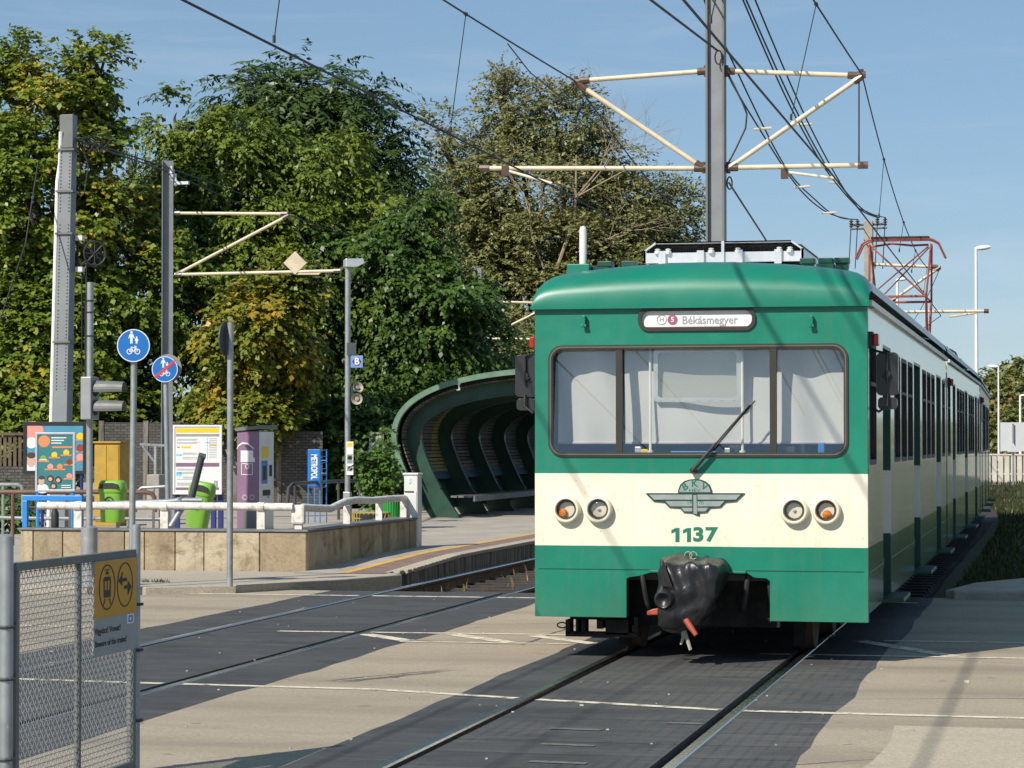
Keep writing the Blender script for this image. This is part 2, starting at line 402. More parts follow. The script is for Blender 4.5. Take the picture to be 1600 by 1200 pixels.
def m_leaf(name, stops, patch=None, psc=.35, pth=(.52, .62), tr=.2, rough=.4):
    t = NT(name); stops = [tuple(min(.6, x*1.3) for x in c) for c in stops]; k = t.n.new('ShaderNodeNewGeometry'); rnd = k.outputs['Random Per Island']
    mixf = t.math('ADD', t.math('MULTIPLY', rnd, .45), t.math('MULTIPLY', t.math('SUBTRACT', t.noise(.9, 3, .6), .25), 1.05))
    col = t.ramp(mixf, [(i/(len(stops)-1), c) for i, c in enumerate(sorted(stops, key=sum))])
    if patch:
        f = t.ramp(t.math('ADD', t.noise(psc, 3, .6), t.math('MULTIPLY', t.math('SUBTRACT', rnd, .5), .22)), [(pth[0], 0.0), (pth[1], 1.0)])
        pc = t.ramp(t.math('FRACT', t.math('MULTIPLY', rnd, 7.31)), [(i/(len(patch)-1), c) for i, c in enumerate(patch)])
        col = t.mix(f, col, pc)
    t.set(Base_Color=col, Roughness=rough, Specular_IOR_Level=.32)
    tl = t.n.new('ShaderNodeBsdfTranslucent'); t.l(t.mix(1.0, col, (1.0,1.0,.55), 'MULTIPLY'), tl.inputs['Color'])
    mx = t.n.new('ShaderNodeMixShader'); mx.inputs[0].default_value = tr
    t.l(t.p.outputs[0], mx.inputs[1]); t.l(tl.outputs[0], mx.inputs[2]); t.l(mx.outputs[0], t.out.inputs['Surface']); return t.mt
def m_ground():
    t = NT('dry_soil_and_grass'); n = t.noise(.25, 6, .6)
    col = t.ramp(n, [(.35, (.07,.06,.035)), (.55, (.06,.075,.025)), (.7, (.11,.1,.05))])
    col = t.mix(t.ramp(t.noise(20, 5, .7), [(.4, 0.0), (.7, .6)]), col, (.03,.03,.015))
    t.bump(t.noise(14, 6, .7), .8, .05); return t.set(Base_Color=col, Roughness=.95)
M['ground'] = m_ground()

M['mesh'] = mat('dull_zinc_mesh', (.24,.25,.255), .5, .3)
# ================================================================== TRAIN
LC = 14.1; ZE = fr(1095, 474)[1]; ZS = 0.385
FU, FV = UX, UZ            # a plane facing the camera side (-Y)
def H(x):
    a = min(1, abs(x)/(HW+.01)); return .24*(max(0, 1-a**24))**.5+.112*(1-a*a)
xs_roof = [-1, -.998, -.993, -.985, -.972, -.952, -.91, -.86, -.78, -.65, -.5, -.25, 0, .25, .5, .65, .78, .86, .91, .952, .972, .985, .993, .998, 1]
DOORS = [(1.75, 2.8), (6.5, 7.75), (11.4, 12.65)]
WINS = [(3.35, 6.25, 3), (8.2, 10.95, 3), (13.05, 13.75, 1)]
STEPS = []
def side_frame(s): return (Vector((s*HW, 0, 0)), Vector((0, s, 0)), UZ)
def make_car(front):
    root = thing('train_carriage', '', 'train', (0, 0, 0), 'carriages of the green and cream train')
    y0 = .07 if front else 0.0
    zt = ZE
    for s in (1, -1):
        O, U, V = side_frame(s)
        wins = list(WINS)+([(.22, .92, 1)] if True else [])
        holes = []
        for a, b, n in wins:
            w = (b-a-.27*(n-1))/n
            for i in range(n):
                u = a+i*(w+.27); holes.append((u, u+w, 1.58, 2.5))
        loops = [[(s*y0, ZS), (s*LC, ZS), (s*LC, zt), (s*y0, zt)]]
        for a, b, z0, z1 in holes: loops.append([(s*a, z0), (s*b, z0), (s*b, z1), (s*a, z1)])
        # door openings cut from the sill up
        bot = [(s*y0, ZS)]
        for a, b in DOORS: bot += [(s*a, ZS), (s*a, 2.56), (s*b, 2.56), (s*b, ZS)]
        loops[0] = bot+[(s*LC, ZS), (s*LC, zt), (s*y0, zt)]
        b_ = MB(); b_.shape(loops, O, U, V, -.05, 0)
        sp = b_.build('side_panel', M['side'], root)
        g = MB(); g.bx(min(s*HW, s*(HW+.035)), max(s*HW, s*(HW+.035)), y0-.02, LC, zt-.03, zt+.015)
        g.build('gutter', M['roof'], root)
        lw = MB(); lw.bx(min(s*HW, s*(HW+.006)), max(s*HW, s*(HW+.002)), y0+.02, DOORS[0][0]-.02, .70, .706)
        for (a, c), (d, e) in zip(DOORS, DOORS[1:]+[(LC, 0)]):
            lw.bx(min(s*HW, s*(HW+.006)), max(s*HW, s*(HW+.002)), c+.02, d-.02, .70, .708)
        lw.build('panel_seam', M['dgreen'], root)
        for a, b, z0, z1 in holes:
            f = MB(); f.shape([rrect(s*a-.025 if s > 0 else s*b-.025, z0-.03, s*b+.025 if s > 0 else s*a+.025, z1+.03, .06),
                rrect((s*a if s > 0 else s*b)+.01, z0+.01, (s*b if s > 0 else s*a)-.01, z1-.01, .05)], O, U, V, -.04, .004)
            u0, u1 = sorted((s*a, s*b)); 
            f.obox(O, U, V, u0+.01, u1-.01, z0+.60, z0+.63, -.03, .006)
            fo = f.build('window', M['blackm'], root)
            p = MB(); p.obox(O, U, V, u0+.005, u1-.005, z0+.005, z1-.005, -.028, -.022); p.build('pane', M['dglass'], fo)
        for a, b in DOORS:
            d = MB(); mid = (a+b)/2
            fr_ = MB()
            for (c, e) in ((a, a+.025), (b-.025, b)):
                fr_.obox(O, U, V, *sorted((s*c, s*e)), ZS, 2.56, -.14, -.003)
            fr_.obox(O, U, V, *sorted((s*a, s*b)), 2.535, 2.56, -.14, -.003)
            do = fr_.build('door', M['door'], root)
            for c, e in ((a+.027, mid-.01), (mid+.01, b-.027)):
                u0, u1 = sorted((s*c, s*e)); lf = MB()
                lf.shape([[(u0, ZS), (u1, ZS), (u1, 2.53), (u0, 2.53)], rrect(u0+.09, 1.52, u1-.09, 2.38, .06)], O, U, V, -.12, -.08)
                lo = lf.build('door_leaf', M['door'], do)
                q = MB(); q.obox(O, U, V, u0+.08, u1-.08, 1.51, 2.39, -.105, -.099); q.build('pane', M['dglass'], do)
            st = MB(); xo = s*(HW-.03); xe = s*(HW+.17)
            st.bx(min(xo, xe), max(xo, xe), a+.05, b-.05, .372, .402)
            for k in range(6):
                yy = a+.1+k*(b-a-.22)/5; st.bx(min(xo, xe)+.005, max(xo, xe)-.005, yy, yy+.035, .402, .409)
            st.build('step', M['dgreen'], root, bevel=.004)
        if front or True:
            l = MB(); xa, xb = sorted((s*HW, s*(HW+.03))); l.bx(xa, xb, .12, .3, 2.47, 2.60); l.build('marker_lamp_base', M['blackm'], root)
            l = MB(); xa, xb = sorted((s*(HW+.03), s*(HW+.075))); l.bx(xa, xb, .14, .28, 2.49, 2.585); l.build('marker_lamp', M['redlamp'], root, bevel=.012)
    # roof
    b = MB(); ys = [.40 if front else 0.0]+[i*LC/8 for i in range(1, 9)]
    vs = [(HW*1.008*q, y, ZE+H(q*HW)) for y in ys for q in xs_roof]; n = len(xs_roof)
    fs = [(i*n+j, (i+1)*n+j, (i+1)*n+j+1, i*n+j+1)[::-1] for i in range(len(ys)-1) for j in range(n-1)]
    b.add(vs, fs); b.build('roof', M['roof'], root, smooth=True)
    b = MB()
    for s in (-1, 1):
        for k in range(int(LC/.32)-3):
            y = .75+k*.32; xx = sorted((s*.86, s*1.0)); b.bx(*xx, y, y+.26, ZE+.318, ZE+.355)
        xx = sorted((s*.85, s*1.01)); b.bx(*xx, .6, LC-.3, ZE+.28, ZE+.316)
    b.build('roof_walkway', M['dgreen'], root)
    # floor, underframe, partitions, ceiling
    b = MB(); b.bx(-HW+.06, HW-.06, .3, LC-.05, .62, .70); b.build('floor', M['inter'], root)
    b = MB(); b.bx(-HW+.2, HW-.2, .45, LC-.3, .36, .62)
    for yy in (4.2, 6.3, 8.0, 9.4): b.bx(-HW+.12, HW-.12, yy, yy+1.0, .26, .6)
    b.build('underframe', M['under'], root)
    b = MB(); 
    for yy in (1.5, LC-.06): b.shape([[(-HW+.06, .7), (HW-.06, .7), (HW-.06, ZE), (-HW+.06, ZE)]], (0, yy, 0), UX, UZ, -.02, .02)
    if not front: b.shape([[(-HW+.05, ZS), (HW-.05, ZS), (HW-.05, ZE), (-HW+.05, ZE)]], (0, .03, 0), UX, UZ, -.025, .025)
    b.shape([[(-HW*.98, ZE)]+[(HW*q*.98, ZE+H(q*HW)*.97) for q in xs_roof[1:-1]]+[(HW*.98, ZE)]], (0, LC-.03, 0), UX, UZ, -.02, .02)
    b.build('end_panel', M['green'], root)
    b = MB()
    for k in range(9):
        for xx in (-.85, .85):
            yy = 3.1+k*.95; b.bx(xx-.38, xx+.38, yy, yy+.4, .70, 1.12); b.bx(xx-.38, xx+.38, yy+.4, yy+.47, .70, 1.55)
    b.build('seat', M['navy'], root)
    # bogies
    for yb in (2.3, LC-2.3):
        b = MB()
        for s in (-1, 1):
            b.bx(s*.95-.06, s*.95+.06, yb-1.3, yb+1.3, .36, .52); b.bx(s*.95-.12, s*.95+.12, yb-.3, yb+.3, .2, .5)
        b.bx(-.9, .9, yb-.2, yb+.2, .28, .45)
        bo = b.build('bogie', M['under'], root, bevel=.015)
        for ya in (-.9, .9):
            w = MB()
            for s in (-1, 1): w.lathe([(.3, s*.66), (.36, s*.665), (.345, s*.7), (.34, s*.79), (.2, s*.8), (.12, s*.82)], (0, yb+ya, .345), UX, 28)
            w.tube([(-.8, yb+ya, .345), (.8, yb+ya, .345)], .07, 12); w.build('wheel_pair', M['railside'], bo, smooth=True)
    if not front:
        b = MB(); b.bx(-.5, .5, -.42, .02, .75, 2.7); b.build('gangway_bellows', M['black'], root)
    return root
def cr_sp(P, n=5):
    P = [Vector(p) for p in P]; out = []
    for i in range(len(P)-1):
        p0 = P[max(i-1, 0)]; p1 = P[i]; p2 = P[i+1]; p3 = P[min(i+2, len(P)-1)]
        for k in range(n):
            t_ = k/n; out.append(.5*((2*p1)+(p2-p0)*t_+(2*p0-5*p1+4*p2-p3)*t_*t_+(3*p1-p0-3*p2+p3)*t_**3))
    return out+[P[-1]]
def make_front(root):
    FL = fr(835, 600)[0]; FR = fr(1353, 600)[0]
    yo = 0.0
    O = Vector((0, 0, 0))
    L = lambda px, py: fr(px, py)
    ZF = fr(835, 963)[1]; outer = [(-HW, ZE-.03), (-HW, ZF)]+[L(979, 964)]+[L(x, y) for x, y in ((979,904),(984,902),(999,900),(1016,895),(1165.6,895),(1179,903),(1197.5,904),(1203,908))]+[(L(1203, 968)[0], ZF-.012), (HW, ZF-.014), (HW, ZE-.03)]
    outer[2] = (outer[2][0], ZF)
    ws = fr(857, 713.5)+fr(1325, 536); hole = rrect(ws[0]+.02, ws[1]+.02, ws[2]-.02, ws[3]-.02, .10)
    db = fr(997, 518)+fr(1181, 478.5); dh = rrect(db[0]+.02, db[1]+.02, db[2]-.02, db[3]-.02, .06)
    b = MB(); b.shape([outer, hole, dh], O, FU, FV, -.09, 0.0)
    b.build('front_panel', M['front'], root, bevel=.028)
    # windscreen rubber with two mullions
    b = MB(); b.shape([rrect(*ws, .115, 8), rrect(ws[0]+.034, ws[1]+.034, ws[2]-.034, ws[3]-.034, .085, 8)], O, FU, FV, -.05, .014)
    for px in (967.5, 1208):
        x = fr(px, 620)[0]; b.obox(O, FU, FV, x-.026, x+.026, ws[1]+.03, ws[3]-.03, -.04, .010)
    b.cur = 1
    k = .013; b.shape([rrect(ws[0]+k, ws[1]+k, ws[2]-k, ws[3]-k, .105, 8), rrect(ws[0]+k+.01, ws[1]+k+.01, ws[2]-k-.01, ws[3]-k-.01, .097, 8)], O, FU, FV, .010, .018)
    w = b.build('windscreen', [M['rubb'], M['rubl']], root, bevel=.004)
    xm = [ws[0]+.03, fr(967.5, 620)[0], fr(1208, 620)[0], ws[2]-.03]
    for i in range(3):
        p = MB(); p.obox((0, .006, ws[1]+.025), FU, Vector((0, .078, .995)).normalized(), xm[i]+.002, xm[i+1]-.002, 0, ws[3]-ws[1]-.05, 0, .005); p.build('pane', M['glass'], w)
    # blinds hanging behind the panes
    rnd = random.Random(3)
    spans = [fr(868, 700)[0], fr(961, 700)[0], fr(974, 700)[0], fr(1204, 700)[0], fr(1214, 700)[0], fr(1318, 700)[0]]
    zb = fr(900, 692)[1]
    for i in range(3):
        x0, x1 = spans[2*i], spans[2*i+1]; b = MB(); nx, nz = 22, 16; vs = []
        x0 -= .02; x1 += .02
        for a in range(nz+1):
            for c in range(nx+1):
                u = c/nx; z = zb+(ws[3]+.05-zb)*a/nz; x = x0+(x1-x0)*u
                y = .19+.018*math.sin(u*5+i*2+a*.16)+.012*math.sin(u*11+a*.3)+.02*(1-a/nz)*math.cos(u*7+i)
                vs.append((x, y, z))
        fs = [(a*(nx+1)+c, a*(nx+1)+c+1, (a+1)*(nx+1)+c+1, (a+1)*(nx+1)+c) for a in range(nz) for c in range(nx)]
        b.add(vs, fs); bo = b.build('cab_blind', M['blind'], root, smooth=True)
        h = MB(); h.tube([vs[c] for c in range(nx+1)], .011, 6); h.build('hem', M['blindline'], bo)
    b = MB(); b.bx(-HW+.1, HW-.1, .10, .75, ws[1]-.25, ws[1]+.03); b.bx(-HW+.1, HW-.1, .5, .55, ws[1], ws[1]+.12)
    dsh = b.build('dashboard', M['dash'], root)
    b = MB()
    for px, py, w_, h_, mm in ((993,694,.05,.05,0),(1003,688,.06,.03,1),(1080,712,.36,.015,2),(1145,695,.09,.06,3),(1138,704,.09,.04,0),(1228,700,.12,.05,3),(1281,702,.05,.08,2)):
        x, z = fr(px, py); b.cur = mm; b.bx(x-w_/2, x+w_/2, .11, .16, ws[1]+.03, ws[1]+.03+h_)
    b.build('dashboard_clutter', [M['alu'], M['yellow'], M['bluep'], M['blackm']], root, bevel=.006)
    # sun visor: a clear framed sheet hanging behind the middle pane, and two white rods
    v = fr(1018, 628)+fr(1155, 542); b = MB()
    b.shape([rrect(*v, .04), rrect(v[0]+.035, v[1]+.035, v[2]-.035, v[3]-.035, .03)], (0, .115, 0), FU, FV, -.012, .012)
    for k in range(7):
        for z in (v[1]+.017, v[3]-.017): b.lathe([(.009, 0), (.009, .006)], (v[0]+.06+k*(v[2]-v[0]-.12)/6, .103, z), (0, -1, 0), 8)
    vo = b.build('sun_visor', M['alu'], root)
    p = MB(); p.obox((0, .115, 0), FU, FV, v[0]+.03, v[2]-.03, v[1]+.03, v[3]-.03, -.004, .002); p.build('visor_sheet', M['glass'], vo)
    for px in (1013, 1157.5):
        x = fr(px, 620)[0]; b = MB(); b.tube([(x, .10, ws[1]+.03), (x, .10, ws[3]-.02)], .011, 8); b.tube([(x, .10, ws[1]+.03), (x, .10, ws[1]+.05)], .025, 8); b.build('rod', M['white'], root)
    # destination display
    b = MB(); b.shape([rrect(*db, .085, 8), rrect(db[0]+.03, db[1]+.03, db[2]-.03, db[3]-.03, .06, 8)], O, FU, FV, -.05, .018)
    do = b.build('destination_display', M['rubb'], root, bevel=.004)
    b = MB(); b.obox(O, FU, FV, db[0]+.01, db[2]-.01, db[1]+.01, db[3]-.01, -.04, -.012); b.cur = 1
    b.obox(O, FU, FV, db[0]+.045, db[2]-.045, db[1]+.032, db[1]+.036, -.02, -.010)
    b.build('display_board', [M['disp'], M['redpaint']], do)
    def tz(px, py): x, z = fr(px, py); return Vector((x, 0, z))
    yy = Vector((0, .010, 0))
    b = MB(); c = fr(1033.5, 499.5); b.shape([circ(*c, .04, 28), circ(*c, .0345, 28)], yy, FU, FV, 0, .002)
    text_into(b, 'H', .052, tz(1033.5, 499.5)+yy, FU, FV, .001, .0002)
    b.build('line_emblem', M['greyprint'], do)
    b = MB(); b.shape([circ(*fr(1050.5, 499.5), .040)], yy, FU, FV, 0, .002); b.build('line_roundel', M['roundel'], do)
    text('5', .058, tz(1050.5, 499.5)+yy-Vector((0, .003, 0)), FU, FV, M['disp'], 'line_number', do, .001, .001)
    text('Békásmegyer', .089, tz(1108.5, 500.2)+yy, FU, FV, M['greyprint'], 'destination_name', do, .001, .0009, .94)
    # pair of lifting lugs
    for px in (913.5, 1268.5):
        x, z = fr(px, 503); b = MB(); b.bx(x-.014, x+.014, -.05, 0, z-.035, z+.05); b.bx(x-.022, x+.022, -.05, -.03, z-.045, z-.02); b.build('lug', M['green'], root, bevel=.006)
    # green front cap
    b = MB(); vs = []; ts = [0, 10, 22, 34, 46, 56, 66, 76, 84, 90]; n = len(xs_roof)
    for tdeg in [-1]+ts:
        t = R(max(0, tdeg)); y = -.035+.46*(1-math.cos(t))**1.05; k = math.sin(t)**.72
        for q in xs_roof: vs.append((HW*q*1.012*(1-.004*0), y, (ZE-.035 if tdeg < 0 else ZE+.0)+H(q*HW)*k*1.01))
    fs = [(i*n+j, i*n+j+1, (i+1)*n+j+1, (i+1)*n+j) for i in range(len(ts)) for j in range(n-1)]
    b.add(vs, fs)
    b.bx(-HW*1.015, HW*1.015, -.045, .05, ZE-.036, ZE-.012)
    for s in (-1, 1): b.bx(*sorted((s*HW*.99, s*(HW+.03))), -.04, .45, ZE-.034, ZE-.008)
    b.build('front_cap', M['green'], root, smooth=True, sharp=50)
    # corner posts in green, closing the cab sides
    b = MB(); 
    for s in (-1, 1): b.bx(*sorted((s*(HW-.06), s*(HW-.002))), .02, .075, ZS, ZE-.03)
    b.build('corner_post', M['front'], root)
    # emblem
    def lp(pts): return [fr(800+a/2.6667, 700+c/2.6667) for a, c in pts]
    wing = [(557,188),(692,188),(694,172),(702,152),(718,138),(740,131),(762,129),(786,131),(808,139),(824,153),(832,172),(834,188),(970,188),(934,222),(889,226),(869,247),(826,250),(811,268),(781,270),(781,283),(766,279),(752,271),(715,268),(700,250),(655,247),(635,226),(590,222)]
    b = MB(); b.shape([lp(wing)], O, FU, FV, 0.0, .012); eo = b.build('winged_emblem', M['dgreen'], root)
    b = MB(); b.cur = 0
    b.shape([lp([(698,184),(700,172),(708,155),(722,143),(742,136),(762,134),(784,136),(804,144),(818,156),(826,172),(828,184)])], O, FU, FV, .012, .016)
    for s in (-1, 1):
        mx = lambda x: 763+s*(763-x)
        for pts in ([(572,194),(752,194),(752,215),(592,215)], [(640,221),(752,221),(752,243),(660,243)], [(706,249),(752,249),(752,264),(719,264)]):
            b.shape([lp([(mx(x), y) for x, y in pts])], O, FU, FV, .012, .016)
    b.shape([lp([(757,196),(770,196),(773,277),(757,272)])], O, FU, FV, .012, .018)
    b.build('silver_inlay', M['silver'], eo)
    b = MB()
    e = Vector((0, -.016, 0))
    for ch, px, py, a in (('B', 722, 162, 28), ('K', 762, 149, 0), ('V', 802, 162, -28)):
        q = R(a); text_into(b, ch, .078, tz(800+px/2.6667, 700+py/2.6667)+e, Vector((math.cos(q), 0, math.sin(q))), Vector((-math.sin(q), 0, math.cos(q))), .001, .0026)
    text_into(b, 'HÉV', .034, tz(800+762/2.6667, 700+177/2.6667)+e, FU, FV, .001, .0004, 1.5)
    text_into(b, '19', .040, tz(800+740/2.6667, 700+229/2.6667)+e, FU, FV, .001, .0004)
    text_into(b, '70', .040, tz(800+789/2.6667, 700+229/2.6667)+e, FU, FV, .001, .0004)
    b.build('emblem_lettering', M['letter'], eo)
    b = MB()
    for px in (664, 712):
        b.shape([[fr(800+(px+a)/2.6667, 700+c/2.6667) for a, c in ((0,342),(18,333),(34,333),(34,392),(17,392),(17,349),(0,357))]], O, FU, FV, 0, .0015)
    text_into(b, '3', .150, tz(800+777/2.6667, 700+363/2.6667), FU, FV, .0015, .0065, 1.22); text_into(b, '7', .150, tz(800+830/2.6667, 700+363/2.6667), FU, FV, .0015, .0065, 1.22)
    b.build('fleet_number', M['letter'], root)
    # lamps
    for i, (px, py, ind) in enumerate(((886,796,1),(936,796,0),(1241.5,798,0),(1291.5,798,1))):
        c = tz(px, py); A = Vector((0, -1, 0)); b = MB()
        b.lathe([(.112, -.01), (.112, .03), (.107, .05), (.098, .06), (.086, .058), (.081, .04), (.080, .0)], c, A, 36, False)
        ho = b.build('headlight', M['cream'], root, smooth=True, sharp=60)
        b = MB(); b.lathe([(.083, .03), (.078, .018), (.062, .001), (.04, -.012), (.012, -.018)], c, A, 28, False); b.shape([circ(0, 0, .013, 12)], c+Vector((0, .018, 0)), FU, FV, 0, .001)
        b.build('reflector', M['chrome'] if not ind else M['chromed'], ho, smooth=True)
        b = MB(); b.lathe([(.0825, .030), (.07, .040), (.045, .050), (.02, .054), (.002, .055)], c, A, 28, False); b.build('lens', M['lens'], ho, smooth=True)
        b = MB(); d = Vector((-.03, 0, -.028)) if i == 0 else Vector((.004, 0, -.03))
        if ind: b.lathe([(.004, -.0), (.028, .004), (.036, .014), (.028, .027), (.004, .033)], c+d, A, 12)
        else: b.lathe([(.004, -.018), (.012, -.01), (.014, .01), (.004, .02)], c, A, 12)
        b.build('bulb', M['amber'] if ind else M['ceramw'], ho, smooth=True)
    # wiper
    p0 = tz(1084, 735); p1 = tz(1172, 632); b = MB()
    b.tube([p0+Vector((0, .0, 0)), p0+Vector((0, -.05, 0))], .026, 12)
    mid = p0.lerp(p1, .42)
    b.tube([p0+Vector((0, -.045, 0)), mid+Vector((0, -.055, 0))], [.02, .011], 8); b.tube([mid+Vector((0, -.05, 0)), p1+Vector((0, -.03, 0))], .008, 6)
    d = (p1-p0).normalized(); pp = Vector((d.z, 0, -d.x))
    b.tube([p0.lerp(p1, .30)+Vector((0, -.022, 0))+pp*.012, p1+d*.05+Vector((0, -.022, 0))+pp*.012], .007, 6)
    b.build('wiper', M['black'], root)
    # seams on the lower apron and a hinge line under the cream band
    b = MB(); z = fr(1095, 891)[1]
    b.obox(O, FU, FV, -HW+.03, HW-.03, z-.003, z+.003, -.01, .0025)
    b.build('apron_seam', M['dgreen'], root)
    b = MB(); x0, z0 = fr(1016, 893); x1, _ = fr(1166, 893); b.obox(O, FU, FV, x0, x1, z0-.008, z0+.014, 0, .03); b.build('apron_lip', M['green'], root, bevel=.004)
    # dark inside of the coupler recess
    b = MB(); b.bx(-.7, .6, .35, .42, .25, 1.0); b.bx(-HW+.1, HW-.1, .12, .4, .68, .95); b.build('buffer_beam', M['under'], root)
    # coupler wrapped in a black tarpaulin
    cx, cz = fr(1085, 930); bm = bmesh.new(); bmesh.ops.create_cube(bm, size=1)
    bmesh.ops.subdivide_edges(bm, edges=bm.edges, cuts=22, use_grid_fill=True)
    b = MB(); vs = []
    for v_ in bm.verts:
        c = v_.co*2; L_ = (abs(c.x)**4.5+abs(c.y)**4.5+abs(c.z)**6.5)**(1/6.5); c = c/L_
        f = .86+.14*max(-1, min(1, c.z*1.5)); f *= 1-.38*max(0, -c.z-.5)
        q = Vector((c.x*.265*f, c.y*.33, c.z*.28))
        rd = lambda v: (1-2*abs(noise.noise(v)))
        nn = noise.noise(q*3.2+Vector((3, 1, 7)))*.045+rd(Vector((q.x*8+q.z*3.5, q.y*4, q.z*1.5-q.x*2)))*.026+rd(Vector((q.x*4-q.z*7+4, q.y*4, q.z*2+q.x*3)))*.013
        q += c.normalized()*(nn-.025); q.x += .02*math.sin(q.z*8)
        vs.append(q+Vector((cx+.0, -.18, cz+.02)))
    bm.verts.index_update(); fs = [tuple(v_.index for v_ in f.verts) for f in bm.faces]; bm.free()
    b.add(vs, fs)
    # pointed fold sticking up, and hose stub
    fx, fz = fr(1057, 885)
    b.add([(fx-.05, -.50, fz-.13), (fx+.05, -.56, fz-.13), (fx+.0, -.44, fz-.14), (fx-.03, -.52, fz+.085)], [(0, 1, 3), (1, 2, 3), (2, 0, 3), (0, 2, 1)])
    x2, z2 = fr(1054, 930); b.lathe([(.085, -.05), (.08, .03), (.06, .06), (.052, .055), (.03, .03), (.003, .02)], (x2, -.50, z2), (-.12, -1, -.12), 20)
    b.build('coupler_cover', M['tarp'], root, smooth=True, sharp=70)
    b = MB(); x3, z3 = fr(1019, 954); b.shape([[(x3-.0, z3-.02), (x3+.11, z3-.015), (x3+.11, z3+.04), (x3+.05, z3+.03), (x3, z3+.012)]], (0, -.25, 0), FU, FV, -.02, .02)
    b.build('coupler_handle', M['orangered'], root, bevel=.008)
    b = MB(); pa = tz(1085, 962)+Vector((0, -.48, 0)); pb = tz(1102, 985)+Vector((0, -.52, 0)); b.tube([pa, pa.lerp(pb, .5), pb], [.026, .024, .018], 10); b.build('coupler_handle', M['orangered'], root, smooth=True)
    b = MB(); k0 = tz(1078, 978)+Vector((0, -.36, 0)); b.tube([k0, k0+Vector((.0, 0, -.06)), k0+Vector((-.02, 0, -.12))], [.03, .016, .01], 6); b.tube([k0, k0+Vector((.03, 0, -.08)), k0+Vector((.055, 0, -.16))], [.02, .016, .014], 6); b.build('knotted_strap', M['cloth'], root)
    b = MB(); x4, z4 = fr(1085, 875); 
    for s in (-1, 1): b.tube([(x4+s*.02+.03*math.cos(q)*s, -.2+.0*q, z4+.045+.03*math.sin(q)) for q in [i*.8 for i in range(8)]], .004, 5)
    b.build('tie_wire', M['cloth'], root)
    # brake gear under the left of the apron
    b = MB()
    def bb(x0, y0, x1, y1, ya=.18, yb=.34): a = fr(x0, y1); c = fr(x1, y0); b.bx(a[0], c[0], ya, yb, a[1], c[1])
    bb(877,992,991,997); bb(877,971,884,992); bb(893,969,897,992); bb(902,969,908,992); bb(926,968,935,985); bb(940,968,976,994); bb(985,966,991,993); bb(884,964,976,970)
    x, z = fr(869, 980); b.tube([(x+.04*math.cos(q), .25, z+.022*math.sin(q)) for q in [i*.63 for i in range(11)]], .006, 5)
    bb(1210,972,1330,985,1.2,1.5)
    b.build('brake_gear', M['under'], root)
    for x, y, sg in ((-.48, .1, .06), (.40, .12, -.05), (.52, .16, .05)):
        b = MB(); P = cr_sp([(x, y, .80), (x+sg*.4, y-.08, .66), (x+sg, y-.06, .45), (x+sg*1.6, y+.02, .40), (x+sg*2.4, y+.1, .52)]); b.tube(P, .022, 8); b.build('air_hose', M['black'], root, smooth=True)
        b = MB(); b.tube([(x, y+.02, .80), (x, y, .90)], .03, 8); b.build('hose_cock', M['redpaint'] if sg < 0 else M['blackm'], root)
    # guard irons in front of the first wheels
    b = MB()
    for s in (-1, 1): b.bx(s*.72-.05, s*.72+.05, .75, .79, .07, .5)
    b.build('guard_iron', M['under'], root)
    # mirrors
    for s in (1, -1):
        b = MB(); xa = s*(HW+.02); 
        cx_ = s*(HW+.135)
        b.shape([rrect(cx_-.085, 2.10, cx_+.085, 2.44, .035)], (0, .32, 0), FU, FV, -.06, .05)
        b.shape([rrect(cx_-.075, 1.99, cx_+.075, 2.085, .03)], (0, .32, 0), FU, FV, -.05, .04)
        mo = b.build('mirror', M['blackp'], root, bevel=.018)
        b = MB(); b.tube([(xa, .3, 2.46), (cx_, .25, 2.43), (cx_+s*.0, .24, 2.3), (cx_, .25, 2.2)], .011, 6); b.tube([(xa, .3, 2.0), (xa+s*.05, .24, 1.97), (cx_, .24, 2.02), (cx_, .25, 2.12)], .011, 6)
        b.lathe([(.028, 0), (.028, .03)], (cx_, .27, 2.27), (0, -1, 0), 10); b.tube([(cx_, .25, 2.27), (cx_-s*.03, .25, 2.24)], .015, 6)
        b.build('mirror_arm', M['blackm'], mo)
    # antenna and its box, ventilator lids, air conditioner
    x = -1.09; b = MB(); b.bx(x-.1, x+.09, .65, 1.1, ZE+.2, ZE+.375); b.build('antenna_box', M['green'], root, bevel=.008)
    b = MB(); b.tube([(x, .85, ZE+.37), (x, .85, 3.50), (x, .85, 3.525), (x, .85, 3.535)], [.031, .031, .024, .005], 14); b.build('antenna', M['pale'], root, smooth=True, sharp=60)
    b = MB()
    for xx in (-.9, -.7, .78, .93, 1.06): b.bx(xx-.06, xx+.06, .8, .95, ZE+.36, ZE+.405); b.bx(xx-.05, xx+.05, .82, .93, ZE+.25, ZE+.362)
    b.build('roof_ventilator', M['dgreen'], root, bevel=.006)
    b = MB(); w = .68; ch = .1; zb, zt = 3.262, 3.44
    oc = [(-w, zb), (w, zb), (w, zt-.07), (w-ch, zt), (-w+ch, zt), (-w, zt-.07)]
    ic = [(-w+.02, zb+.085), (w-.02, zb+.085), (w-.02, zt-.073), (w-ch-.008, zt-.012), (-w+ch+.008, zt-.012), (-w+.02, zt-.073)]
    b.shape([oc, ic], (0, 1.5, 0), FU, FV, -.05, 0); b.obox((0, 1.5, 0), FU, FV, -.012, .012, zb, zt, 0, .02)
    b.shape([oc], (0, 3.3, 0), FU, FV, -.03, 0)
    b.bx(-w, -w+.015, 1.5, 3.3, zb, zt-.07); b.bx(w-.015, w, 1.5, 3.3, zb, zt-.07); b.bx(-w+ch, w-ch, 1.5, 3.3, zt-.015, zt)
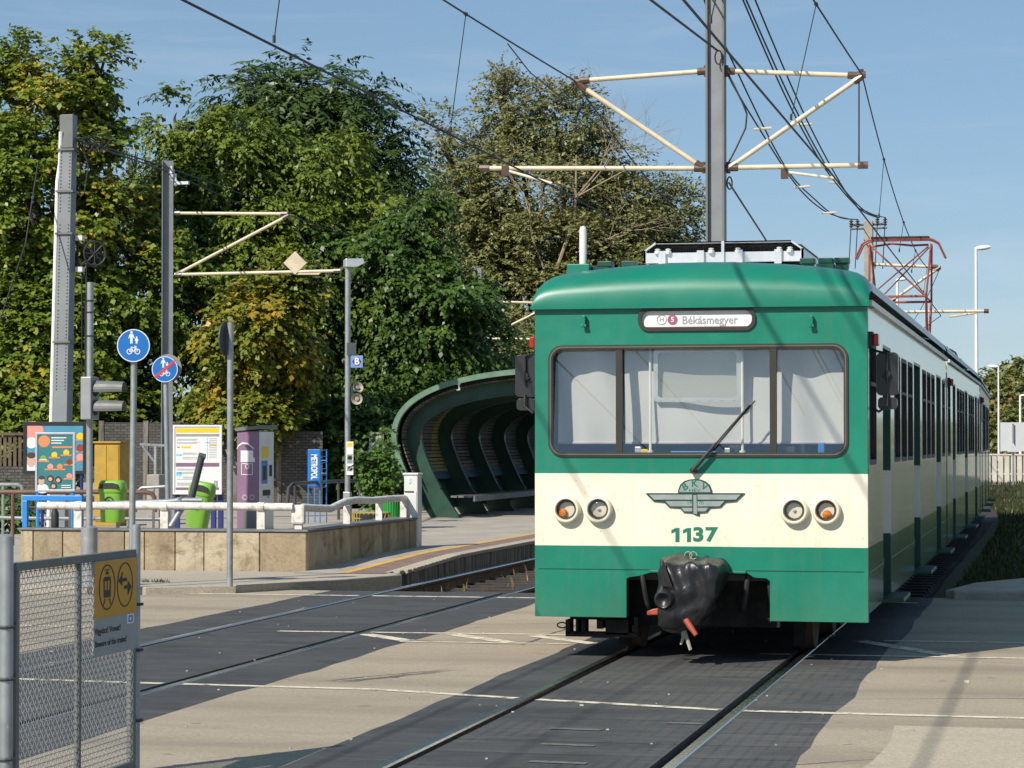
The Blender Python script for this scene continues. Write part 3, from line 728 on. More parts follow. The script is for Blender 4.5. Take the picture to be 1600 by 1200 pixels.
    for s in (-1, 1): b.add([(s*w, 1.5, zt-.07), (s*w, 3.3, zt-.07), (s*(w-ch), 3.3, zt), (s*(w-ch), 1.5, zt)], [(0, 1, 2, 3)])
    for k in range(4): b.bx(-.55+k*.33, -.49+k*.33, 1.47, 1.5, zb-.02, zb+.1)
    ao = b.build('air_conditioner', M['alu'], root)
    b = MB(); b.bx(-w+.03, w-.03, 1.62, 3.2, zb+.02, zt-.025)
    for k in range(60): b.bx(-w+.05+k*.0212, -w+.056+k*.0212, 1.60, 1.62, zb+.05, zt-.04)
    b.build('cooling_fins', M['blackm'], ao)
    b = MB()
    for xx in (-.56, -.47, -.1, .13, .48, .57): b.lathe([(.025, 0), (.03, .02), (.018, .028), (.026, .038), (.012, .045)], (xx, 1.49, zb+.075), UZ, 10)
    b.build('fan_terminal', M['pale'], ao)
M['rubb'] = mat('window_rubber', (.03,.027,.022), .5); M['rubl'] = mat('rubber_filler_strip', (.12,.11,.09), .45)
M['disp'] = mat('display_white', (.76,.77,.78), .4, var=.02); M['roundel'] = mat('plum_roundel', (.33,.09,.13), .5)
M['chromed'] = mat('smoked_reflector', (.06,.04,.03), .2, .9); M['ceramw'] = mat('bulb_glass', (.5,.5,.5), .2)
M['orangered'] = mat('orange_red_handle', (.36,.065,.035), .55, var=.25, scale=8, dirt=.4); M['blackp'] = mat('black_mirror_shell', (.03,.03,.032), .3)
M['pale'] = mat('pale_grey_plastic', (.6,.62,.6), .5)
def m_tarp():
    t = NT('black_tarpaulin'); t.bump(t.noise(5, 4, .5, t.scalev((1, 1, .45)), 1.5), .7, .03)
    return t.set(Base_Color=(.014,.014,.015), Roughness=.38, Specular_IOR_Level=.55)
M['tarp'] = m_tarp()
def shift(Y): return -.7*max(0, (Y-50)/25)**2
car1 = make_car(True); make_front(car1)
car1['label'] = 'leading green and cream carriage with windscreen, headlights and wrapped coupler'
car2 = make_car(False)
# pantograph on the second carriage
def pantograph(root, y, zh, name, mm, folded=False):
    zb = ZE+.36
    b = MB()
    for s in (-1, 1):
        b.bx(s*.5-.04, s*.5+.04, y-.7, y+.7, zb+.12, zb+.17)
        b.bx(-.55, .55, y+s*.6-.03, y+s*.6+.03, zb+.12, zb+.165)
        for t in (-1, 1): b.lathe([(.05, 0), (.07, .03), (.045, .05), (.07, .08), (.05, .12)], (s*.5, y+t*.6, zb), UZ, 10)
    po = b.build(name, mm, root)
    zk = zb+.17+(zh-zb-.17)*.47; r = .019; K = .95 if not folded else 1.3
    b = MB()
    for s in (-1, 1):
        for x in (-1, 1):
            b.tube([(x*.48, y+s*.2, zb+.17), (x*.5, y+s*K, zk)], [.028, .021], 8)
        b.tube([(-.52, y+s*K, zk), (.52, y+s*K, zk)], .022, 8)
    b.build('lower_arm', mm, po)
    b = MB()
    for s in (-1, 1):
        for x in (-1, 1):
            b.tube([(x*.5, y+s*K, zk), (x*.55, y+s*.1, zh-.1)], r, 8)
            b.tube([(x*.5, y+s*K, zk), (-x*.5, y+s*.15, zh-.14)], .013, 8)
    b.build('upper_arm', mm, po)
    b = MB()
    for s in (-1, 1):
        b.tube([(-.58, y+s*.17, zh-.02), (-.5, y+s*.17, zh), (.5, y+s*.17, zh), (.58, y+s*.17, zh-.02)], .019, 8)
        for x in (-1, 1): b.tube([(x*.58, y+s*.17, zh-.02), (x*.68, y+s*.17, zh-.08), (x*.8, y+s*.15, zh-.34)], .019, 8)
    b.tube([(-.5, y, zh-.12), (-.15, y, zh-.07), (.2, y, zh-.11), (.5, y, zh-.1)], .02, 8)
    b.build('collector_head', M['redpaint'] if mm == M['redpaint'] else mm, po)
    b = MB()
    for s in (-1, 1): b.bx(-.52, .52, y+s*.17-.03, y+s*.17+.03, zh+.018, zh+.045)
    b.build('contact_strip', M['blackm'], po)
car3 = copy_tree(car2)
car2['label'] = 'middle carriage carrying the raised red pantograph'; car3['label'] = 'rearmost carriage with a folded black pantograph on its roof'
pantograph(car2, 12.0, 5.40, 'pantograph', M['redpaint'])
pantograph(car3, 7.5, ZE+.95, 'pantograph', M['blackm'], True)
b = MB()
for k in range(12): b.bx(.55, .95, 5.0+k*.42, 5.34+k*.42, ZE+.36, ZE+.50)
b.build('roof_resistor', M['blackm'], car2)
b = MB()
for k in range(14): b.bx(.3, .95, 1.0+k*.42, 1.36+k*.42, ZE+.36, ZE+.53)
b.build('roof_resistor', M['blackm'], car3)
car1.location = (XC, YF, 0); car2.location = (XC, YF+LC+.45, 0); y3 = YF+2*(LC+.45)
car3.location = (XC, y3, 0); car3.rotation_euler.z = math.atan2(-shift(y3+LC), LC)
M['navyl'] = mat('pale_blue_sign', (.2,.3,.6), .4); M['bluegr'] = mat('blue_grey_panel', (.03,.07,.105), .5, var=.3, scale=4)
M['concl'] = mat('pale_fence_concrete', (.48,.46,.40), .85, var=.15, scale=2); M['signw'] = mat('pale_sign_back', (.6,.61,.62), .5, var=.04)
# ================================================================== GROUND
def sheet(name, mt, x0, x1, y0, y1, z, nx, ny, fn=None):
    b = MB(); vs = []
    for j in range(ny+1):
        for i in range(nx+1):
            x = x0+(x1-x0)*i/nx; y = y0+(y1-y0)*j/ny; vs.append((x, y, z+(fn(x, y) if fn else 0)))
    b.add(vs, [(j*(nx+1)+i, j*(nx+1)+i+1, (j+1)*(nx+1)+i+1, (j+1)*(nx+1)+i) for j in range(ny) for i in range(nx)])
    return struct(b.build(name, mt))
sheet('ground', M['ground'], -400, 400, -150, 900, -.34, 8, 8)
YE = 28.85; Y0 = -14.0
def jit(x, seed, amp=.035, ya=Y0, yb=YE, st=.55):
    rr = random.Random(seed); out = []; y = ya; w = 0
    while y < yb: out.append((x+w, y)); w = w*.6+rr.uniform(-amp, amp)*.8; y += st*rr.uniform(.6, 1.4)
    out.append((x+w, yb)); return out
eL0 = jit(-8.3, 1, .04); eL1 = jit(-5.52, 2, .035); eR0 = jit(-4.06, 3, .03); eR1 = jit(-1.38, 4, .03)
RAILX = [-6.93-.7535, -6.93+.7535, XC-.7535, XC+.7535]
def slab(name, mt, left, right, z1=0.0, z0=-.16):
    b = MB(); b.shape([left+right[::-1]], (0, 0, 0), UX, UY, z0, z1); return struct(b.build(name, mt))
st = lambda x: [(x, Y0), (x, YE)]
slab('road', M['road'], st(-60), eL0); slab('road', M['road'], eL1, eR0); slab('road', M['road'], eR1, st(45))
hr = .036; gap = .065
slab('road_patch', M['strip'], eL0, st(RAILX[0]-hr)); slab('road_patch', M['strip'], st(RAILX[0]+hr+gap), st(RAILX[1]-hr-gap)); slab('road_patch', M['strip'], st(RAILX[1]+hr), eL1)
slab('road_patch', M['strip'], eR0, st(RAILX[2]-hr)); slab('crossing_panel', M['panel'], st(RAILX[2]+hr+gap), st(RAILX[3]-hr-gap)); slab('crossing_panel', M['panel'], st(RAILX[3]+hr), eR1)
b = MB()
for k in range(4):
    x = RAILX[k]; b.bx(*sorted((x+(hr if k % 2 == 0 else -hr), x+(hr+gap if k % 2 == 0 else -hr-gap))), Y0, YE, -.16, -.045)
struct(b.build('flangeway', M['under']))
RL = ['far left rail of the empty left hand track', 'right rail of the empty left hand track, nearer the middle strip of pale asphalt', 'left rail of the track the train stands on', 'right rail of the track the train stands on']
for k, x in enumerate(RAILX):
    prof = [(-.055, -.16), (-.012, -.13), (-.012, -.05), (-.034, -.035), (-.036, -.006), (-.028, .005), (.028, .005), (.036, -.006), (.034, -.035), (.012, -.05), (.012, -.13), (.055, -.16)]
    ys = [Y0, 20, YE, 40, 50]+list(range(54, 150, 4)); b = MB(); n = len(prof)
    vs = [(x+shift(y)+px, y, pz) for y in ys for px, pz in prof]
    for i in range(len(ys)-1):
        for j in range(n):
            b.cur = 1 if j in (4, 5, 6) else 0
            b.add([vs[i*n+j], vs[(i+1)*n+j], vs[(i+1)*n+(j+1) % n], vs[i*n+(j+1) % n]], [(0, 1, 2, 3)])
    tag(b.build('rail', [M['railside'], M['railtop']]), RL[k], 'rail', 'rails of the two tracks')
M['grit'] = mat('grit', (.4,.36,.3), .9, var=.4, scale=2)
M['sleeper'] = mat('grimy_sleeper', (.045,.038,.032), .95, var=.3)
# track bed past the crossing
sheet('track_bed', M['gravel'], -9.6, -.9, YE, 170, -.15, 40, 300, lambda x, y: .05*noise.noise(Vector((x*4, y*2, 0)))+.02*noise.noise(Vector((x*13, y*9, 0)))-.02)
b = MB()
for t0 in (-6.93, XC):
    for k in range(170):
        y = YE+.4+k*.65; x = t0+shift(y); b.bx(x-1.15, x+1.15, y-.12, y+.12, -.2, -.135)
struct(b.build('sleepers', M['sleeper']))
rg = random.Random(21); b = MB()
for k in range(170):
    x, y = rg.uniform(-9.5, 1.5), rg.uniform(12.6, 28); s_ = rg.uniform(.003, .009)*(1+1.0*(rg.random() > .95))
    b.bx(x-s_, x+s_*rg.uniform(.6, 1.3), y-s_, y+s_*rg.uniform(.6, 1.3), 0, s_*.9)
o = struct(b.build('road_grit', M['grit']), 'stuff'); o['label'] = 'pale grit and small stones scattered on the road'; o['category'] = 'grit'
# paint on the road: sheets of paint, 4 mm proud, broken at the rail grooves
GAPS = [(RAILX[0]-hr-.01, RAILX[0]+hr+gap+.01), (RAILX[1]-hr-gap-.01, RAILX[1]+hr+.01), (RAILX[2]-hr-.01, RAILX[2]+hr+gap+.01), (RAILX[3]-hr-gap-.01, RAILX[3]+hr+.01)]
M['faded'] = mat('faded_paint', (.13,.125,.11), .85, var=.4, scale=25)
def mark(pa, pb, w, mt=None):
    b = MB(); pa = Vector(pa); pb = Vector(pb); d = (pb-pa); n = Vector((-d.y, d.x)).normalized()*w/2
    cuts = [0, 1]
    for g in GAPS:
        for x in g:
            if abs(d.x) > 1e-6:
                t = (x-pa.x)/d.x
                if 0 < t < 1: cuts.append(t)
    cuts.sort()
    for t0, t1 in zip(cuts, cuts[1:]):
        xm = pa.x+d.x*(t0+t1)/2
        if any(g[0] < xm < g[1] for g in GAPS): continue
        a = pa+d*t0; c = pa+d*t1
        b.add([(a.x-n.x, a.y-n.y, .004), (c.x-n.x, c.y-n.y, .004), (c.x+n.x, c.y+n.y, .004), (a.x+n.x, a.y+n.y, .004)], [(0, 1, 2, 3)])
    return struct(b.build('road_marking', mt or M['mark']))
for a, c, w in (((-14, 18.2), (-6.43, 17.45), .10), ((-6.43, 17.45), (-4.66, 17.33), .10), ((-4.66, 17.33), (-3.5, 16.9), .10), ((-3.5, 16.9), (-2.07, 16.45), .10), ((-2.07, 16.45), (8, 16.0), .10),
    ((-13, 27.9), (-1.5, 27.9), .13), ((-7.0, 22.5), (-4.1, 22.62), .10), ((-5.6, 21.55), (-4.1, 21.6), .08), ((-1.5, 22.5), (12, 22.7), .10), ((-2.4, 20.9), (12, 20.95), .10),
    ((-14, 23.4), (-8.9, 22.6), .1)): mark(a, c, w)
for k, x in enumerate((-5.9, -5.0, -4.25, -1.35, .1, 1.5)): mark((x-.35, 22.45), (x+.35, 21.65) if x < -3 else (x+.5, 21.0), .16)
for x, y in ((-2.85, 15.2), (-2.75, 14.4), (-2.65, 13.6), (-2.2, 15.65)): mark((x-.16, y), (x+.16, y-.03), .08, M['faded'])
# pale pavement, near right corner
b = MB(); e = jit(-.98, 9, .05, Y0, 15.75); b.shape([e+[(40, 15.2), (40, Y0)]], (0, 0, 0), UX, UY, 0.0, .006); struct(b.build('pavement', M['road2']))
# far right kerbed pavement beyond the road
b = MB(); b.shape([[(-1.25, 28.95), (-.9, 28.85), (40, 29.3), (40, 33), (-.2, 32.3), (-1.0, 30.5)]], (0, 0, 0), UX, UY, -.2, .085)
struct(b.build('pavement', M['pave'], None, False, .015))
b = MB()
for k in range(22): b.bx(-1.15+k*.95, -1.15+k*.95+.925, 28.62+k*.008, 28.9, -.16, .10)
struct(b.build('kerb', M['concrete'], None, False, .02))
# left pavement with its kerb, in front of the stone wall
pv = [(-60, 27.75), (-10.2, 27.75), (-9.3, 28.35), (-8.6, 29.6), (-8.12, 30.9), (-8.12, 31.3), (-9.0, 31.3), (-60, 31.6)]
b = MB(); b.shape([pv], (0, 0, 0), UX, UY, -.16, .085); struct(b.build('pavement', M['pave'], None, False, .012))
b = MB(); kp = [(-60, 27.6), (-10.15, 27.6), (-9.2, 28.22), (-8.5, 29.5), (-8.0, 30.9), (-8.12, 30.9), (-8.6, 29.6), (-9.3, 28.35), (-10.2, 27.75), (-60, 27.75)]
b.shape([kp], (0, 0, 0), UX, UY, -.16, .088); struct(b.build('kerb', M['pave'], None, False, .012))
# platform: the ramp, the deck, the stained kerb wall and the yellow line
PX = -8.1
b = MB(); Yr = [31.0, 32.2, 33.6, 35.2, 50, 95]; Zr = [.09, .11, .14, .17, .17, .17]; vs = []
for y, z in zip(Yr, Zr):
    for x in (-9.45, -8.86): vs.append((x+shift(y), y, z))
b.add(vs, [(2*i, 2*i+1, 2*i+3, 2*i+2) for i in range(5)]); struct(b.build('platform', M['plat']))
b = MB(); vs = []
for y, z in zip(Yr, Zr):
    for x in (-8.74, -8.28): vs.append((x+shift(y), y, z))
b.add(vs, [(2*i, 2*i+1, 2*i+3, 2*i+2) for i in range(5)]); struct(b.build('platform_paving', M['brick']))
b = MB(); vs = []
for y, z in zip(Yr, Zr):
    for x in (-8.86, -8.74): vs.append((x+shift(y), y, z+.002))
b.add(vs, [(2*i, 2*i+1, 2*i+3, 2*i+2) for i in range(5)]); struct(b.build('platform_line', M['yline']))
b = MB()
y = 31.25; k = 0; b2 = MB()
while y < 92:
    w = 1.0 if y > 34.4 else .2; z = .185 if y > 34.4 else .10+.085*(y-31.25)/3.15; sh = shift(y)
    x1 = PX+sh+(-.16*(1-k/3)**2 if k < 3 else .004*math.sin(k*2.1)); b.bx(PX-.2+sh, x1-.02, y, y+w, -.32, z-.05); b2.bx(PX-.22+sh, x1, y, y+w-.004, z-.05, z); y += w; k += 1
struct(b.build('platform_edge', M['concd'], None, False)); struct(b2.build('platform_coping', M['pave'], None, False, .008))
b = MB(); b.shape([[(-60, 31.4), (-9.45, 31.4), (-9.45, 95), (-60, 95)]], (0, 0, 0), UX, UY, -.25, .165); struct(b.build('platform', M['plat']))

# ================================================================== LEFT SIDE
# stone clad wall
WX = -9.42; WY = 31.42; WL = atY(32, 858, 31.4).x; WE = 37.2; ZW = .615
t = thing('stone_wall', 'low retaining wall clad in brown stained stone slabs around the ticket area', 'wall', (WX, WY, .08))
b = MB(); b.bx(WL, WX, WY, WY+.3, .06, ZW-.03); b.bx(WX-.3, WX, WY+.3, WE, .06, ZW-.03); b.build('wall_core', M['concd'], t)
b = MB(); rr = random.Random(5); x = WX
pxs = [480, 406, 319, 274, 226, 195, 128, 98, 52, 32]
for a, c in zip(pxs, pxs[1:]):
    xa = atY(a, 858, WY-.03).x; xb = atY(c, 858, WY-.03).x; xa = WX+.034 if a == 480 else xa; b.bx(xb+.006, xa-.006, WY-.035-rr.uniform(0, .008), WY, .05, ZW-.035)
y = WY-.03
while y < WE-.1:
    w = rr.uniform(.38, .75); y1 = min(WE, y+w); b.bx(WX, WX+.03+rr.uniform(0, .008), y+.004, y1-.008, .05, ZW-.035); y = y1
b.build('stone_slab', M['stone'], t, bevel=.008)
b = MB(); b.bx(WL-.03, WX+.06, WY-.06, WY+.36, ZW-.03, ZW); b.bx(WX-.36, WX+.06, WY+.362, WE+.03, ZW-.03, ZW-.002); b.build('coping', M['slate'], t, bevel=.008)
# handrail along the front of the wall
zr = .90; yr = WY+.14
t = thing('handrail', 'chipped white pipe handrail along the front of the stone wall', 'railing', (at(250, 792, 32.5).x, yr, ZW), 'pipe handrails on the stone wall')
xa = atY(60, 792, yr).x; xb = atY(458, 792, yr).x
b = MB(); b.tube([(xa, yr, zr), ((xa+xb)/2, yr, zr+.008), (xb, yr, zr)], .052, 12); b.build('rail_pipe', M['offw'], t, smooth=True)
for px in (122, 257, 408):
    x = atY(px, 800, yr).x; b = MB(); b.bx(x-.055, x+.055, yr-.02, yr+.02, ZW-.002, zr-.02); b.lathe([(.062, -.05), (.062, .05)], (x, yr, zr), UX, 12); b.build('post', M['offw'], t, bevel=.006)
t = thing('handrail', 'dented grey white pipe handrail along the track side of the stone wall', 'railing', (WX-.14, 34, ZW), 'pipe handrails on the stone wall')
xr = WX-.14
pts = [(xr, yr+.08, .72), (xr, yr+.1, .86), (xr, yr+.25, .89), (xr, 32.5, .86), (xr-.03, 33.2, .84), (xr, 33.8, .92), (xr, 34.4, .93), (xr, 35.2, .905), (xr+.02, 36.2, .91), (xr, 37.1, .90)]
b = MB(); b.tube(pts, .05, 12); b.build('rail_pipe', M['offw'], t, smooth=True)
for y in (31.62, 33.9, 35.6, 37.0):
    b = MB(); b.bx(xr-.05, xr+.05, y-.025, y+.025, ZW-.002, .86); b.build('post', M['offw'], t, bevel=.006)
b = MB(); b.bx(xr-.09, xr+.09, yr-.0, yr+.1, .68, .93); b.build('end_plate', M['offw'], t, bevel=.03)
# grey cabinet at the end of the wall
def placed(name, label, cat, p, group=None): return thing(name, label, cat, p, group)
c = at(645, 800, 38.3); t = thing('electric_cabinet', 'narrow light grey electric cabinet at the end of the stone wall beside the shelter', 'cabinet', (c.x, c.y, .165))
b = MB(); w = .105; b.bx(c.x-w, c.x+w, c.y-.12, c.y+.14, .165, 1.25); b.build('cabinet_body', M['pale'], t, bevel=.012)
b = MB(); b.bx(c.x-w-.012, c.x+w+.012, c.y-.14, c.y+.16, 1.25, 1.275); b.build('cabinet_lid', M['white'], t, bevel=.006)
b = MB(); b.bx(c.x-w+.02, c.x+w-.02, c.y-.128, c.y-.12, .5, 1.0); b.bx(c.x-.03, c.x+.0, c.y-.128, c.y-.12, 1.12, 1.2); b.cur = 1; b.bx(c.x-w+.01, c.x+.05, c.y-.134, c.y-.127, .985, 1.005); b.build('cabinet_door', [M['pale'], M['blackm']], t)
# helper: vertical board facing the camera side
def frame_at(px0, py1, px1, d, yaw=TH):
    p = at(px0, py1, d); q = at(px1, py1, d); U = Vector((math.cos(yaw), math.sin(yaw), 0)); w = (q-p).length; return p, U, w
def ground_leg(b, p, r=.03, z0=.16):
    b.tube([(p.x, p.y, z0), (p.x, p.y, p.z)], r, 8)
# posters
def poster(pxa, pya, pxb, pyb, d, name, label, frame_m, legs, leg_m, small):
    p, U, w = frame_at(pxa, pyb, pxb, d); h = m(pyb-pya, d); N = U.cross(UZ)
    c = p+U*w/2; t = thing(name, label, 'poster board', (c.x, c.y, .165), 'teal poster boards')
    b = MB(); fw = .03 if small else .055
    b.shape([[(0, 0), (w, 0), (w, h), (0, h)], [(fw, fw), (w-fw, fw), (w-fw, h-fw), (fw, h-fw)]], p, U, UZ, -.05, .012); b.build('board_frame', frame_m, t, bevel=.004)
    b = MB(); b.obox(p, U, UZ, fw-.005, w-fw+.005, fw-.005, h-fw+.005, -.02, 0)
    k = 1
    def dot(u, v, r, mi, ry=None):
        nonlocal k; k += 1; b.cur = mi; b.shape([circ(u*w, v*h, r*w, 18, ry*w if ry else None)], p, U, UZ, 0, .0012+.0002*k)
    def bar(u0, v0, u1, v1, mi):
        nonlocal k; k += 1; b.cur = mi; b.obox(p, U, UZ, u0*w, u1*w, v0*h, v1*h, 0, .001+.0002*k)
    if small:
        dot(.22, .85, .15, 1); 
        for i in range(3): bar(.4, .9-i*.045, .78-.06*i, .918-i*.045, 4)
        bar(.42, .735, .93, .765, 1)
        for u, v, mi in ((.2,.56,5),(.48,.62,6),(.78,.66,6),(.38,.42,2),(.62,.42,1),(.86,.5,7),(.86,.26,2)): dot(u, v, .075, mi); bar(u-.14, v-.06, u+.14, v-.035, 1)
        bar(.1, .53, .3, .545, 4)
        dot(.18, .05, .16, 4, .12); dot(.16, .17, .075, 3, .10); dot(.16, .235, .07, 8, .05)
        for u, v in ((.38,.22),(.46,.1),(.58,.2)): dot(u, v, .085, 8); dot(u, v-.01, .05, 3)
        for i in range(2): bar(.66, .06+i*.035, .9, .075+i*.035, 4)
    else:
        bar(.0, .93, 1, .95, 4); dot(.16, .82, .16, 2); dot(.13, .60, .09, 4)
        dot(.13, .12, .12, 4, .1); dot(.13, .28, .08, 3, .12); dot(.13, .36, .07, 8, .05)
        for u, v, mi in ((.9,.72,6),(.9,.5,7),(.9,.32,2)): dot(u, v, .06, mi); bar(u-.08, v-.08, u+.08, v-.055, 1)
    b.build('poster', [M['tealb'] if not small else M['teal'], M['orange'], M['pink'], M['skin'], M['white'], M['lime'], M['yellow'], M['redpaint'], M['hair']], t)
    for u in legs:
        b = MB(); q = p+U*(u*w)-N*.03; b.tube([(q.x, q.y, .16), (q.x, q.y, q.z+.02)], .028, 8); b.build('leg', leg_m, t)
poster(36, 659, 135, 741, 39.5, 'poster_board', 'wide teal poster with a man, in a black frame behind the smaller poster', M['black'], (.3, .92), M['navy'], False)
poster(55, 675.6, 117, 768, 36, 'poster_board', 'small teal poster with orange disc and round pictures in a silver frame', M['alu'], (.06, .94), M['blueframe'], True)
# timetable board
p, U, w = frame_at(270, 772.6, 346.5, 38); h = m(772.6-664, 38); c = p+U*w/2; N = U.cross(UZ)
t = thing('information_board', 'white notice board with yellow and purple bars and lines of print', 'notice board', (c.x, c.y, .165))
b = MB(); b.shape([[(0, 0), (w, 0), (w, h), (0, h)], [(.028, .028), (w-.028, .028), (w-.028, h-.028), (.028, h-.028)]], p, U, UZ, -.05, .012); b.build('board_frame', M['white'], t, bevel=.004)
b = MB(); b.obox(p, U, UZ, .02, w-.02, .02, h-.02, -.02, 0)
def bar(u0, v0, u1, v1, mi, o=.0015): b.cur = mi; b.obox(p, U, UZ, u0*w, u1*w, v0*h, v1*h, 0, o)
bar(.06, .89, .95, .955, 1); bar(.06, .835, .95, .87, 3); bar(.06, .40, .95, .455, 2); bar(.06, .065, .95, .10, 2)
rr = random.Random(4)
for i, v in enumerate((.80,.785,.755,.74,.60,.585,.535,.515,.37,.355,.325,.31,.255,.24,.22,.17,.155,.14)): bar(.08+(.12 if i in (4,5,6,7,12,13) else 0), v-.008, rr.uniform(.45, .7), v-.001, 4)
bar(.17, .665, .36, .695, 1); bar(.08, .67, .14, .69, 4); bar(.07, .555, .11, .58, 5); bar(.12, .555, .18, .58, 5); bar(.07, .27, .11, .325, 5); bar(.12, .27, .18, .325, 5)
for i in range(12): bar(.74, .80-.025*i, .90, .806-.025*i, 3)
bar(.70, .49, .71, .82, 5); bar(.66, .74, .76, .75, 5); bar(.76, .70, .88, .72, 1)
bar(.84, .10, .92, .2, 3)
b.build('notice', [M['white'], M['yellow'], M['purple'], M['greyprint'], M['greyprint'], M['cyan']], t)
text('1', .075, p+U*(.88*w)+UZ*(.16*h)+N*.004, U, UZ, M['white'], 'panel_number', t, .0005)
for px in (277, 334, 345):
    q = at(px, 772, 38.1); b = MB(); b.bx(q.x-.035, q.x+.035, q.y-.03, q.y+.03, .16, q.z+.02); b.build('leg', M['navy'], t)
# ticket machine
c = at(405.5, 740, 45.0); zt = at(405, 671, 45).z; wq = m(37, 45); t = thing('ticket_machine', 'purple and grey ticket machine with slanted grey roof and blue screen', 'ticket machine', (c.x-wq/2, c.y+.4, .165))
b = MB(); b.bx(c.x-wq, c.x-.012, c.y, c.y+.85, .16, zt-.03); b.build('machine_body', M['purple'], t, bevel=.012)
b = MB(); b.bx(c.x-.012, c.x, c.y+.02, c.y+.83, .16, zt-.04); b.build('front_panel', M['alu'], t)
b = MB(); b.add([(c.x-wq-.02, c.y-.03, zt-.03), (c.x+.05, c.y-.03, zt+.01), (c.x+.05, c.y+.9, zt+.01), (c.x-wq-.02, c.y+.9, zt-.03), (c.x-wq-.02, c.y-.03, zt+.03), (c.x+.05, c.y-.03, zt+.075), (c.x+.05, c.y+.9, zt+.075), (c.x-wq-.02, c.y+.9, zt+.03)], [(0,3,2,1),(4,5,6,7),(0,1,5,4),(1,2,6,5),(2,3,7,6),(3,0,4,7)])
b.build('machine_roof', M['mast'], t)
b = MB(); O = Vector((c.x-wq, c.y, 0)); z0 = .165; k = 45/F
def zz(py): return at(405, py, 45).z
b.cur = 0; b.shape([[(.0, zz(700)), (.03, zz(695)), (.1, zz(691)), (.2, zz(692)), (.31, zz(700)), (.31, zz(702)), (.2, zz(694.5)), (.1, zz(693.5)), (.03, zz(697.5)), (0, zz(702.5))]], O, UX, UZ, 0, .003)
b.obox(O, UX, UZ, .07, .30, zz(722), zz(704), 0, .004); b.obox(O, UX, UZ, .23, .33, zz(722), zz(715), .004, .006)
b.shape([[(.08, zz(742)), (.29, zz(742)), (.29, zz(724)), (.08, zz(724))], [(.09, zz(741)), (.28, zz(741)), (.28, zz(725)), (.09, zz(725))]], O, UX, UZ, 0, .003)
b.shape([circ(.19, zz(729), .04, 16), circ(.19, zz(729), .03, 16)], O, UX, UZ, 0, .003)
for u in (.15, .28): b.shape([circ(u, zz(777), .045, 18), circ(u, zz(777), .038, 18)], O, UX, UZ, 0, .003)
b.cur = 1; b.obox(O, UX, UZ, .12, wq, .165, zz(800), 0, .003)
b.build('side_graphics', [M['white'], M['mast']], t)
b = MB(); O = Vector((c.x, c.y, 0)); V = UZ; U = UY
b.obox(O, U, V, .12, .45, zz(756), zz(720), 0, .006); b.cur = 1; b.obox(O, U, V, .2, .38, zz(750), zz(728), .006, .01); b.cur = 2; b.obox(O, U, V, .12, .5, zz(716), zz(698), 0, .004); b.cur = 1; b.obox(O, U, V, .58, .7, zz(745), zz(727), 0, .012); b.obox(O, U, V, .2, .6, zz(775), zz(766), 0, .01)
b.build('screen', [M['bluesign'], M['print'], M['yellow']], t)
text('E', .16, O+UY*.5+UZ*zz(774)+UX*.011, UY, UZ, M['print'], 'panel_letter', t)
# newspaper stand
c = at(490.5, 760, 49.6); wp = m(19, 49.6); zt = at(490, 702, 49.6).z; zb = at(490, 760, 49.6).z
t = thing('newspaper_stand', 'tall blue newspaper stand with white upright lettering and wire sides', 'newspaper stand', (c.x, c.y, .165))
b = MB(); b.bx(c.x-wp/2, c.x+wp/2, c.y, c.y+.012, zb, zt); b.build('sign_panel', M['bluesign'], t, bevel=.004)
text('METROPOL', .175, (c.x-.0, c.y-.002, (zt+zb)/2+.02), (0, 0, -1), (1, 0, 0), M['white'], 'sign_lettering', t, .002, .004, .54)
b = MB()
for x in (-wp/2, wp/2):
    for y in (0, .45): b.tube([(c.x+x, c.y+y+.02, .165), (c.x+x, c.y+y+.02, zt)], .014, 6)
for x in (-wp/2, wp/2):
    for k in range(7): b.tube([(c.x+x, c.y+.02, zb-.02+k*.12), (c.x+x, c.y+.47, zb-.02+k*.12)], .007, 5)
for k in range(3): b.tube([(c.x-wp/2, c.y+.47, zb+k*.25), (c.x+wp/2, c.y+.47, zb+k*.25)], .007, 5)
b.build('wire_rack', M['blueframe'], t)
